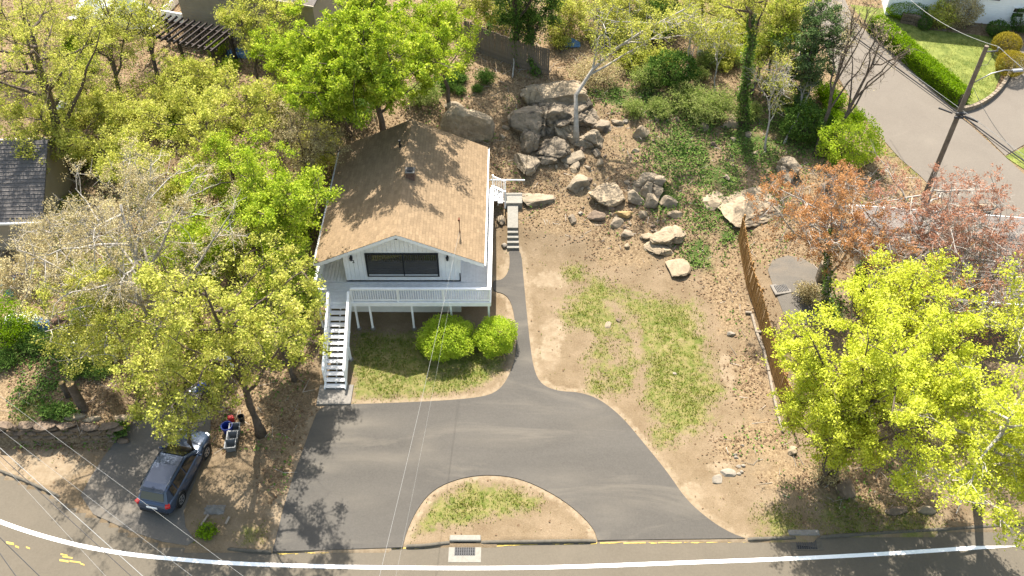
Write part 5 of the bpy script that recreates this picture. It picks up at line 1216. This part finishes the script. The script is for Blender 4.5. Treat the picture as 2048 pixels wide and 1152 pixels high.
# ------------------------------------------------------------------ parked car
def car():
    c = empty('parked_car', (-15.8, 23.9, float(T0(-15.8, 23.9)) + .025), -R(11.6), 'slate blue hatchback parked nose in under the yellow green maple', 'car')
    st = [  # y, half width, shoulder z, top z, bottom z
        (-2.24, .66, .62, .70, .42), (-2.20, .80, .80, .90, .30), (-2.05, .87, .88, .99, .24), (-1.6, .90, .90, 1.0, .22), (-.8, .905, .88, .97, .21), (0, .905, .86, .95, .21), (.8, .90, .85, .95, .21), (1.15, .89, .84, .95, .21), (1.6, .875, .80, .90, .22), (1.95, .82, .72, .82, .24), (2.15, .72, .62, .70, .28), (2.24, .55, .52, .58, .36)]
    mb = MB(); k = 13
    for y_, hw, zs_, zt, zb in st:
        half = [(0, zb), (hw * .85, zb), (hw * .97, zb + .08), (hw, (zb + zs_) / 2), (hw * .965, zs_), (hw * .86, zt - .01), (0, zt + .015)]
        ring = [(x_, y_, z_) for x_, z_ in half] + [(-x_, y_, z_) for x_, z_ in half[-2:0:-1]]
        mb.v += ring
    k = 12
    for i in range(len(st) - 1):
        for j in range(k): mb.f.append((i * k + j, i * k + (j + 1) % k, (i + 1) * k + (j + 1) % k, (i + 1) * k + j))
    mb.f.append(tuple(range(k))[::-1]); mb.f.append(tuple((len(st) - 1) * k + j for j in range(k)))
    body = mb.build('body', M['carpaint'], c, smooth=True)
    sub = body.modifiers.new('s', 'SUBSURF'); sub.levels = 2; sub.render_levels = 2
    # cabin
    cs = [(-2.06, .74, .92, .60, 1.0), (-1.72, .80, .93, .60, 1.46), (-1.4, .81, .93, .62, 1.50), (-.4, .82, .92, .64, 1.53), (.15, .82, .92, .62, 1.49), (.98, .80, .92, .72, .97)]
    mb = MB()
    for y_, wb, zb, wt, zt in cs: mb.v += [(wb, y_, zb), (wt + .03, y_, zt - .05), (wt - .06, y_, zt), (-wt + .06, y_, zt), (-wt - .03, y_, zt - .05), (-wb, y_, zb)]
    for i in range(len(cs) - 1):
        for j in range(5): mb.f.append((i * 6 + j, i * 6 + j + 1, (i + 1) * 6 + j + 1, (i + 1) * 6 + j))
    mb.f.append((0, 1, 2, 3, 4, 5)); mb.f.append(tuple(30 + j for j in range(6))[::-1])
    cab = mb.build('cabin', M['carpaint'], c, smooth=False, bevel=.012)
    def panel(pts, name, m, off):
        mb = MB(); o = Vector(off); mb.poly([Vector(p) + o for p in pts]); q = [Vector(p) for p in pts]
        return mb.build(name, m, c)
    def lerp(a, b, t): return tuple(a[i] * (1 - t) + b[i] * t for i in range(3))
    def inset(q, u0, u1, v0, v1):   # q: bl, br, tr, tl
        f = lambda u, v: lerp(lerp(q[0], q[1], u), lerp(q[3], q[2], u), v)
        return [f(u0, v0), f(u1, v0), f(u1, v1), f(u0, v1)]
    panel(inset([(.72, .98, .97), (-.72, .98, .97), (-.60, .15, 1.49), (.60, .15, 1.49)], .04, .96, .05, .97), 'windscreen', M['carglass'], (0, .03, .03))
    panel(inset([(-.66, -2.06, 1.0), (.66, -2.06, 1.0), (.58, -1.72, 1.46), (-.58, -1.72, 1.46)], .06, .94, .12, .90), 'rear_window', M['carglass'], (0, -.025, .012))
    for sx in (-1, 1):
        for (y0, y1, t0, t1) in ((-1.62, -1.28, -1.55, -1.28), (-1.2, -.42, -1.2, -.42), (-.34, .78, -.34, .12)):
            q = [(sx * .82, y0, .95), (sx * .82, y1, .95), (sx * .685, t1, 1.42), (sx * .685, t0, 1.42)]
            panel(q if sx < 0 else q[::-1], 'side_window', M['carglass'], (sx * .018, 0, .01))
        MB().tube([(sx * .60, -1.6, 1.50), (sx * .60, -1.5, 1.56), (sx * .62, -.3, 1.58), (sx * .61, .0, 1.53)], .018, 6).build('roof_rail', M['plastic_black'], c)
        tl = MB().box((sx * .73, -2.1, .86), (.22, .2, .16), sx * .5).build('tail_lamp', M['redlamp'], c, bevel=.03)
        MB().box((sx * .66, 2.05, .66), (.28, .18, .12), sx * -.4).build('headlight', M['rim'], c, bevel=.03)
        mi = MB().box((sx * .98, .72, .98), (.2, .12, .14)).build('door_mirror', M['carpaint'], c, bevel=.03)
        MB().bb(sx * .905 - .012, sx * .905 + .012, -.95, .95, .24, .36).build('side_cladding', M['plastic_black'], c)
        for y0 in (-.62, .34): MB().box((sx * .905, y0, .78), (.03, .18, .03)).build('door_handle', M['carpaint'], c, bevel=.008)
        for wy in (-1.36, 1.31):
            arch = MB()
            P = [(sx * .885, wy + .42 * math.cos(a), .335 + .42 * math.sin(a)) for a in np.linspace(0, math.pi, 15)]
            arch.tube(P, .045, 6); arch.build('wheel_arch', M['plastic_black'], c, smooth=True)
            MB().tube([(sx * .60, wy, .335), (sx * .897, wy, .335)], .40, 24).build('wheel_well_shade', M['shade_black'], c)  # solid black disc paints the shaded hollow behind the wheel
            wh = empty('wheel', (sx * .81, wy, .335)); wh.parent = c
            ty = MB(); prof = [(.22, -.10), (.31, -.105), (.335, -.07), (.335, .07), (.31, .105), (.22, .10)]
            n = 28
            for r_, x_ in prof:
                for q in range(n): a = 2 * math.pi * q / n; ty.v.append((x_, r_ * math.cos(a), r_ * math.sin(a)))
            for i in range(5):
                for q in range(n): ty.f.append((i * n + q, i * n + (q + 1) % n, (i + 1) * n + (q + 1) % n, (i + 1) * n + q))
            ty.build('tyre', M['rubber'], wh, smooth=True)
            rm = MB()
            for q in range(5):
                a = 2 * math.pi * q / 5
                for da in (-.13, .13): rm.bar((sx * .085, .03 * math.cos(a), .03 * math.sin(a)), (sx * .095, .215 * math.cos(a + da), .215 * math.sin(a + da)), .028, .02, up=(1, 0, 0))
            rm.tube([(sx * .06, 0, 0), (sx * .10, 0, 0)], .045, 12)
            P = [(sx * .095, .215 * math.cos(a), .215 * math.sin(a)) for a in np.linspace(0, 2 * math.pi, 25)]
            rm.tube(P, .016, 6, False); rm.build('rim', M['rim'], wh)
            MB().tube([(sx * .0, 0, 0), (sx * .05, 0, 0)], .21, 20).build('brake_disc', M['iron'], wh)
    MB().box((0, -1.78, 1.475), (1.16, .22, .03), M=Matrix.Rotation(-.15, 3, 'X')).build('spoiler', M['carpaint'], c, bevel=.01)
    MB().bb(-.7, .7, -2.262, -2.2, .33, .5).build('rear_bumper', M['plastic_black'], c, bevel=.02)
    MB().bb(-.26, .26, -2.262, -2.235, .70, .82).build('number_plate', M['white'], c)
    MB().bb(-.5, .5, 2.2, 2.25, .38, .52).build('grille', M['plastic_black'], c)
    MB().bar((0, -1.62, 1.51), (0, -1.72, 1.60), .03, .012).build('antenna', M['plastic_black'], c)
car()

# ------------------------------------------------------------------ things lying about by the car
def bin_(px, py, label):
    b = base_px(px, py); r_ = empty('storage_bin', b, .12, label, 'bin', 'grey bins by the leaning maple')
    s = MB(); w0, w1, h = .20, .25, .42
    o = [(-w0, -w0), (w0, -w0), (w0, w0), (-w0, w0)]; p = [(-w1, -w1), (w1, -w1), (w1, w1), (-w1, w1)]
    s.v = [(x_, y_, .02) for x_, y_ in o] + [(x_, y_, h) for x_, y_ in p] + [(x_ * .88, y_ * .88, h) for x_, y_ in p] + [(x_ * .86, y_ * .86, .06) for x_, y_ in o]
    s.f = [(3, 2, 1, 0)] + [(i, (i + 1) % 4, 4 + (i + 1) % 4, 4 + i) for i in range(4)] + [(4 + i, 4 + (i + 1) % 4, 8 + (i + 1) % 4, 8 + i) for i in range(4)] + [(8 + i, 8 + (i + 1) % 4, 12 + (i + 1) % 4, 12 + i) for i in range(4)] + [(12, 13, 14, 15)]
    s.build('tub', M['greybin'], r_)
    rim = MB()
    for i in range(4): rim.bar((*[q * 1.02 for q in p[i]], h), (*[q * 1.02 for q in p[(i + 1) % 4]], h), .035, .035)
    rim.build('rim', M['greybin'], r_)
bin_(464, 897, 'grey square bin at the lower end of the row of three'); bin_(468, 880, 'grey square bin in the middle of the row of three'); bin_(472, 864, 'grey square bin next to the blue tub')
def tub(px, py, r_, h, m, label, name='plastic_tub', cat='tub'):
    b = base_px(px, py); t = empty(name, b, 0, label, cat)
    MB().lathe([(0, .02), (r_ * .85, .0), (r_, h), (r_ * .93, h), (r_ * .8, .05), (0, .05)], 22).build('tub', M[m], t, smooth=False)
    MB().lathe([(r_ * .98, h - .03), (r_ * 1.06, h - .01), (r_ * 1.04, h + .02), (r_ * .95, h + .02)], 22).build('rim', M[m], t, smooth=True)
tub(457, 862, .27, .45, 'blue', 'round blue plastic tub beside the grey bins'); tub(484, 840, .16, .3, 'plastic_black', 'small black bucket by the trunk of the leaning maple', 'bucket', 'bucket')
tub(22, 585, .45, .7, 'teal', 'teal round barrel beside the dark roofed house', 'barrel', 'barrel')
b = base_px(464, 842); rr = empty('petrol_can', b, .3, 'red fuel can behind the round blue tub', 'can')
MB().bb(-.14, .14, -.1, .1, 0, .36).build('body', M['red'], rr, bevel=.03); MB().tube([(-.1, 0, .38), (-.1, 0, .45), (.08, 0, .45), (.08, 0, .38)], .02, 6).build('handle', M['red'], rr); MB().tube([(.1, 0, .35), (.25, 0, .5)], .02, 6).build('spout', M['plastic_black'], rr)
def cloth(px, py, rx, ry, h, m, label, seed, name='tarp', cat='tarp', zoff=0):
    """crumpled sheet draped over a heap"""
    rng = np.random.default_rng(seed); n = 26; g = base_px(px, py); V = []; 
    for j in range(n):
        for i in range(n):
            u, v = i / (n - 1) * 2 - 1, j / (n - 1) * 2 - 1; r_ = math.hypot(u, v)
            hh = max(0, 1 - r_ ** 2) ** .6 * h
            q = mnoise.fractal(Vector((u * 2.3 + seed, v * 2.3, 0)), 1, 2, 4)
            V.append((u * rx * (1 + .12 * q), v * ry * (1 + .12 * mnoise.noise(Vector((u * 3, v * 3, seed)))), max(.02, hh * (1 + .45 * q) + .06 * abs(q)) + zoff))
    F_ = [(j * n + i, j * n + i + 1, (j + 1) * n + i + 1, (j + 1) * n + i) for j in range(n - 1) for i in range(n - 1)]
    me = mesh_arrays(name, V, F_, M[m], False); o = link(name, me, None, g); return tag(o, label, cat)
cloth(45, 648, 1.0, .8, .7, 'tarp_white', 'heap of crumpled white cloth on the left bank', 1, 'cloth_heap', 'cloth heap')
cloth(85, 655, .6, .5, .5, 'tarp_blue', 'bundle of blue grey cloth beside the white heap', 2, 'cloth_heap', 'cloth heap')
cloth(130, 650, .9, .6, .5, 'tarp_brown', 'crumpled dark brown tarp beside the blue grey bundle', 3)
cloth(150, 685, .6, .4, .25, 'tarp_white', 'pale plastic sheeting below the brown tarp', 4, 'plastic_sheet', 'plastic sheet')
cloth(450, 725, .5, .7, .4, 'tarp_white', 'white plastic sheet showing through the leaves behind the car', 5, 'plastic_sheet', 'plastic sheet')
cloth(405, 770, .5, .5, .35, 'blue', 'blue plastic bag heap in front of the car', 6, 'plastic_bag', 'bag')
cloth(392, 775, .3, .3, .3, 'tarp_white', 'white plastic bag beside the blue heap', 7, 'plastic_bag', 'bag')
cloth(430, 1020, .45, .25, .18, 'concrete', 'grey scrap of sheeting lying on the dirt beside the drive', 8, 'scrap_sheet', 'scrap')
cloth(45, 560, .6, .4, .5, 'blue', 'dark blue plastic heap beside the teal barrel', 9, 'plastic_heap', 'heap')
cloth(75, 525, .5, .4, .4, 'tarp_blue', 'pale blue cloth by the wall of the dark roofed house', 10, 'cloth_heap', 'cloth heap')
cloth(130, 212, .55, .4, .45, 'tarp_white', 'small white covered box beside the left oak', 11, 'covered_box', 'box')
for k, (a_, b_, lb) in enumerate((((403, 1052), (418, 1032), 'pale board lying in the scrap beside the drive'), ((452, 1050), (460, 1036), 'short grey board beside the green weed'))):
    a = gp(*a_, .08); b = gp(*b_, .12); o = tag(MB().bar((0, 0, 0), b - a, .1, .04).build('board', M['timber']), lb, 'board'); o.location = a

# ------------------------------------------------------------------ pergola, garden deck, sheds and houses around
g = A3(390, 120, 4.4); pg = empty('pergola', (g.x, g.y, 3.9), -.38, 'dark wooden pergola with open rafters in front of the beige house', 'pergola')
for x_ in (-2.6, 0, 2.6):
    for y_ in (-1, 1): MB().bb(x_ - .08, x_ + .08, y_ - .08, y_ + .08, -1, 2.3).build('post', M['darkwood'], pg)
for y_ in (-1.0, 1.0): MB().bb(-3.0, 3.0, y_ - .05, y_ + .05, 2.3, 2.48).build('beam', M['darkwood'], pg)
raf = MB().bb(-.04, .04, -1.5, 1.5, 2.484, 2.62).mesh('rafter', M['darkwood'])
for i in range(13): link('rafter', raf, pg, (-2.88 + i * .48, 0, 0))
for i in range(22):
    x_ = -2.6 + i * .24
    MB().bar((x_, 1.05, .4), (x_ + .6, 1.05, 2.2), .03, .02).build('lattice_slat', M['darkwood'], pg); MB().bar((x_ + .6, 1.08, .4), (x_, 1.08, 2.2), .03, .02).build('lattice_slat', M['darkwood'], pg)
g = A3(300, 215, 3.6); gd = empty('garden_deck', (g.x, g.y, 3.3), .75, 'brown wooden garden deck cluttered with blue sheeting', 'deck')
for i in range(14): MB().bb(-2 + i * .285, -1.73 + i * .285, -1.2, 1.2, .3, .36).build('deck_board', M['brownwood'], gd)
MB().bb(-2, 2, -1.25, -1.2, -1.2, .3).bb(1.99, 2.04, -1.2, 1.2, -1.2, .3).build('skirt', M['brownwood'], gd)
for y_ in (1.15,):
    for zz in (.6, 1.25): MB().bb(-2, 2, y_ - .04, y_ + .04, zz, zz + .08).build('hand_rail', M['brownwood'], gd)
    for i in range(22): MB().bb(-2 + i * .19 - .02, -2 + i * .19 + .02, y_ - .02, y_ + .02, .36, 1.25).build('baluster', M['brownwood'], gd)
o = cloth(300, 212, 1.0, .9, .3, 'tarp_blue', 'faded blue sheeting spread on the brown garden deck', 12, 'tarp', 'tarp'); o.location = (g.x - .2, g.y - .1, 3.68)
def gable_house(name, label, loc, rz, sx, sy, hw, hr, wallm, roofm, over=.3, wins=(), trim='white', courses=0, sid=0):
    """box house, ridge along local x"""
    r_ = empty(name, loc, rz, label, 'house')
    w_ = MB().bb(-sx, sx, -sy, sy, -1.5, hw); w_.build('wall', wallm, r_)
    for s_ in (-1, 1):
        gpol = MB(); gpol.v = [(s_ * sx, -sy, hw), (s_ * sx, sy, hw), (s_ * sx, 0, hr - .1)]; gpol.f = [(0, 1, 2)]; gpol.build('gable', wallm, r_)
    rf = MB(); o = over; sl = (hr - hw) / sy; ez = hw - sl * o
    rf.v = [(-sx - o, -sy - o, ez), (sx + o, -sy - o, ez), (sx + o, 0, hr), (-sx - o, 0, hr), (sx + o, sy + o, ez), (-sx - o, sy + o, ez)]
    rf.v += [(a, b, c + .12) for a, b, c in rf.v]
    rf.f = [(6, 7, 8, 9), (9, 8, 10, 11), (0, 3, 2, 1), (3, 5, 4, 2), (0, 1, 7, 6), (4, 5, 11, 10), (1, 2, 8, 7), (2, 4, 10, 8), (5, 3, 9, 11), (3, 0, 6, 9)]
    roof = rf.build('roof', roofm, r_)
    n = int(math.hypot(sy + o, hr - ez) / .22) if courses else 0
    for i in range(n):
        f = i / n
        for s_ in (-1, 1):
            y0 = s_ * (sy + o) * (1 - f); z0 = ez + (hr - ez) * f + .13
            MB().bar((-sx - o, y0, z0), (sx + o, y0, z0), .05, .012).build('shingle_course', roofm, roof)
    for s_ in (-1, 1): MB().bb(-sx - o, sx + o, s_ * (sy + o) - .05 + s_ * .06, s_ * (sy + o) + .05 + s_ * .06, ez - .02, ez + .1).build('gutter', M[trim], roof)
    if sid:
        for i in range(sid):
            zz = hw - (i + 1) * (hw + .3) / sid
            MB().bb(-sx - .012, sx + .012, -sy - .014, -sy + .01, zz, zz + (hw + .3) / sid - .02).build('siding_board', wallm, r_)
    for (x0, x1, z0, z1) in wins:
        f = MB(); t = .08
        for a in ((x0, x1, z0, z0 + t), (x0, x1, z1 - t, z1), (x0, x0 + t, z0 + t, z1 - t), (x1 - t, x1, z0 + t, z1 - t)): f.bb(a[0], a[1], -sy - .08, -sy - .02, a[2], a[3])
        w = f.build('window', M['white'], r_)
        MB().bb(x0 + t, x1 - t, -sy - .05, -sy - .025, z0 + t, z1 - t).build('pane', M['glasswin'], w)
        MB().bb(x0 + t, x1 - t, -sy - .065, -sy - .052, (z0 + z1) / 2 - .03, (z0 + z1) / 2 + .03).build('mullion', M['white'], w)
    return r_
gable_house('neighbour_house', 'beige walled house with dark shingle roof half hidden by the left oak', (-33.5, 41.7, 1.2), .05, 6.8, 3.6, 2.6, 5.0, M['beige'], M['greyroof'], .35, wins=((2.6, 4.0, .9, 2.0), (-1, .4, .9, 2.0)), courses=1)
gable_house('neighbour_house', 'white clapboard house with two tall windows beyond the hedge', (at(1945, 50, 3.8)[0] + .6, at(1945, 50, 3.8)[1] + 4, 3.7), -.16, 6.2, 4.0, 4.0, 5.6, M['siding'], M['greyroof2'], .4, wins=((-3.5, -2.6, 2.0, 3.3), (-2.5, -1.6, 2.0, 3.3), (-.6, .3, 2.0, 3.3), (.4, 1.3, 2.0, 3.3), (2.3, 3.2, .9, 1.7)), sid=26)
gable_house('neighbour_house', 'low house with weathered grey roof behind the russet trees', (at(1905, 560, 2.2)[0], at(1905, 560, 2.2)[1] + 1.2, 1.5), -.12, 4.6, 3.2, 1.6, 3.0, M['beige'], M['greyroof2'], .3, courses=1)
bh = gable_house('neighbour_house', 'beige sided house behind the dark pergola', (at(505, 92, 4.4)[0] + 1.1, at(505, 92, 4.4)[1] + 3.3, 4.2), -.32, 5.2, 3.4, 4.2, 5.4, M['beige'], M['greyroof2'], .3, trim='beige', sid=20)
pr = MB().bb(-7.0, -5.25, -3.4, -.6, .9, 1.0).bb(-7.05, -6.95, -3.4, -.6, .9, 1.7).bb(-7.0, -5.25, -3.45, -3.35, .9, 1.7).build('white_porch', M['white'], bh)
for x_ in (-6.95, -5.35): MB().bb(x_ - .06, x_ + .06, -3.35, -3.23, -1, .9).build('porch_post', M['white'], bh)
for px, py, rx, ry, h, lb, sd_ in ((255, 40, 2.2, 1.3, 1.6, 'long white shrink wrapped boat behind the thin trees', 21), (205, 25, 2.0, 1.0, 1.0, 'low white tarp covered load left of the wrapped boat', 22), (620, 60, 1.6, 1.0, .8, 'white sheet over clutter beside the beige house', 23)):
    cloth(px, py, rx, ry, h, 'tarp_white', lb, sd_, 'covered_load', 'tarp')
cloth(560, 100, .9, .6, .6, 'blue', 'dark blue plastic pile against the beige house', 24, 'plastic_heap', 'heap')
cloth(690, 78, .8, .25, .5, 'tarp_white', 'white covered box beside the beige house clutter', 25, 'covered_box', 'box')
cloth(480, 110, 1.0, .5, .4, 'tarp_blue', 'grey blue clutter at the foot of the beige house', 26, 'scrap_heap', 'heap')
cloth(1140, 90, .7, .4, .4, 'tarp_blue', 'blue and white scraps behind the grey board fence', 27, 'scrap_heap', 'heap')
# stone edging of the lawn beyond the street
cw = [gp(*p) for p in ((1924, 224), (1952, 217), (1980, 200), (2000, 180), (2014, 158), (2022, 140))]
cr = empty('stone_edging', cw[0], 0, 'curved dark stone edging of the lawn beside the hedge', 'edging')
P = smooth_poly(cw, 2); 
for i in range(len(P) - 1):
    a = Vector((*P[i], 0)); b = Vector((*P[i + 1], 0)); a.z = b.z = float(T0(a.x, a.y)) + .15; wbuild(MB().bar(a, b.lerp(a, .04), .22, .45), 'edging_stone', M['rock_dark'], cr)
tw = [gp(1800, 45), gp(1822, 48), gp(1850, 58)]
tr_ = empty('terrace_wall', tw[0], 0, 'dark stone terrace wall under the box clipped hedge', 'wall')
for i in range(2):
    n = 6
    for k in range(n):
        for row in range(3):
            a = tw[i].lerp(tw[i + 1], k / n); b = tw[i].lerp(tw[i + 1], (k + .95) / n); a.z += .12 + .26 * row; b.z += .12 + .26 * row; wbuild(MB().bar(a, b, .35, .24), 'stone_block', M['rock_brown'], tr_, bevel=.03)
# stone wall and steps between the russet trees and the street
sw_ = [gp(1735, 442), gp(1800, 436), gp(1880, 432), gp(1990, 425)]
sr_ = empty('stone_wall', sw_[0], 0, 'low grey stone wall behind the russet trees', 'wall'); rs = random.Random(8)
bl2 = [rock_mesh('stone_block', .32 + .05 * k, .2, .16, 400 + k, M['rock'], 12, 2, .03) for k in range(4)]
for i in range(3):
    a, b = sw_[i], sw_[i + 1]; n = int((b - a).length / .55); t = math.atan2(b.y - a.y, b.x - a.x)
    for row in range(3):
        for k in range(n):
            p = a.lerp(b, (k + .5 * (row % 2)) / n) - sw_[0]; link('stone_block', bl2[rs.randrange(4)], sr_, (p.x, p.y, p.z + .1 + row * .26), (0, 0, t + rs.gauss(0, .05)))
b = base_px(1640, 560); o = tag(MB().bb(-.25, .25, -.2, .2, -.2, 1.4).build('stone_pillar', M['rock'], bevel=.06), 'grey stone pillar between the orange tree and the parking pad', 'pillar'); o.location = b
g = gp(1562, 578); r_ = empty('drain_grate', g, .2, 'square concrete drain with iron grate beyond the golden brown fence', 'storm drain')
MB().bb(-.5, .5, -.4, .4, -.1, .05).build('frame', M['concrete'], r_, bevel=.02)
for i in range(8): MB().bb(-.32 + i * .09, -.28 + i * .09, -.25, .25, .061, .09).build('grate_bar', M['iron'], r_)

# ------------------------------------------------------------------ utility pole, street lamp and cables
pb = Vector((24.7, 42.0, float(T0(24.7, 42.0)))); pl = empty('utility_pole', pb, 0, 'tall brown utility pole with street lamp arm beside the side street', 'utility pole')
PT = 12.3 - pb.z
MB().tube([(0, 0, -.3), (0, 0, PT * .5), (0, 0, PT)], [.16, .14, .11], 12).build('pole', M['pole'], pl, smooth=False)
arm = MB().tube([(.1, 0, PT - 2.2), (.9, .1, PT - 1.7), (1.6, .2, PT - 1.55), (2.1, .25, PT - 1.6)], .03, 8).build('lamp_arm', M['metal'], pl, smooth=True)
MB().box((2.35, .28, PT - 1.62), (.6, .26, .14), .12).build('lamp_head', M['metal'], arm, bevel=.05)
MB().bar((-.1, 0, PT - .35), (.75, .1, PT - .35), .06, .06).build('top_bracket', M['iron'], pl); MB().tube([(.7, .1, PT - .35), (.7, .1, PT - .15)], .05, 8).build('insulator', M['greybin'], pl)
MB().tube([(.6, .1, PT - .4), (.35, -.15, PT - 1.0), (.05, -.1, PT - 1.1)], .015, 6).build('bracket_stay', M['iron'], pl)
for zz in (8.25 - pb.z, 8.0 - pb.z): MB().bb(-.25, .25, -.22, -.12, zz - .06, zz + .06).build('cable_clamp', M['iron'], pl)
MB().tube([(.25, -.2, 8.1 - pb.z), (.9, -.6, 8.0 - pb.z)], .06, 10).build('splice_case', M['plastic_black'], pl); MB().tube([(-.9, .6, 8.1 - pb.z), (-.3, .1, 8.1 - pb.z)], .05, 10).build('splice_case', M['plastic_black'], pl)
def cable(a, b, sag, r_, m, label, name='cable', group=None, n=24):
    a = Vector(a); b = Vector(b); P = []
    for i in range(n + 1):
        t = i / n; p = a.lerp(b, t); p.z -= sag * 4 * t * (1 - t); P.append(p - a)
    o = MB().tube(P, r_, 5, False).build(name, M[m]); o.location = a
    return tag(o, label, 'cable', group)
d = (A3(2048, 330, 8.2) - A3(1720, 88, 8.2)).normalized(); c0 = Vector((24.7, 41.85, 8.2))
for k, (oz, rr_, lb) in enumerate(((0, .035, 'thick black telephone cable running along the side street to the pole'), (-.22, .02, 'thinner black cable strung just below the telephone cable'), (.12, .012, 'pale messenger wire strung above the telephone cable'))):
    cable(c0 - d * 34 + Vector((.12 * k, 0, oz)), c0 + d * 24 + Vector((.12 * k, 0, oz)), 0, rr_, 'wire_b' if k < 2 else 'wire_w', lb)
t0 = pb + Vector((.7, .1, PT - .1)); cable(t0, A3(1790, -30, 10.5), .5, .014, 'wire_w', 'pale wire rising from the pole bracket past the white house'); cable(t0, A3(2100, 175, 12), .1, .014, 'wire_w', 'pale wire leaving the pole bracket past the golden shrubs')
cable(pb + Vector((.1, -.1, PT - 2.4)), A3(2060, 330, 6.0), .4, .014, 'wire_w', 'slack pale service wire drooping from the pole over the side driveway')
# service drop to the house mast
ms = Vector((HX + mx, HY + my - .2, roofz(mx) + 1.0))
ms = Vector((HX + mx, HY + my - .3, roofz(mx) + .35))
e1 = A3(740, 1200, 9.0); ex = ms + (e1 - ms) * 1.5
cable(ms, ex, .6, .0055, 'wire_w', 'pale twisted service cable running from the roof mast across the drive')
cable(ms + Vector((-.05, -.4, -1.1)), ex + Vector((.5, 0, -1.2)), .7, .003, 'wire_w', 'thin telephone wire running from the house beside the twisted cable')
# street cables across the near left corner
zc = 9.0
for k, (a_, b_, r_, m, lb) in enumerate((((0, 859), (384, 1152), .0045, 'wire_w', 'single pale wire crossing the verge above the stone wall'), ((38, 820), (486, 1152), .0045, 'wire_w', 'upper pale wire crossing behind the parked car'), ((0, 896), (285, 1152), .011, 'wire_w', 'thick lashed cable over the bend of the white line'), ((8, 918), (262, 1152), .012, 'wire_b', 'dark cable hanging just below the thick lashed one'), ((0, 923), (211, 1152), .0045, 'wire_w', 'pale wire nearest below the lashed cables'), ((0, 1075), (79, 1152), .016, 'wire_b', 'black wire over the yellow crew marks'), ((0, 1107), (32, 1152), .016, 'wire_b', 'black wire cutting the very corner of the road'))):
    a = A3(*a_, zc); b = A3(*b_, zc); d_ = b - a; cable(a - d_ * 2, b + d_ * 2.5, 0, r_, m, lb, n=8)
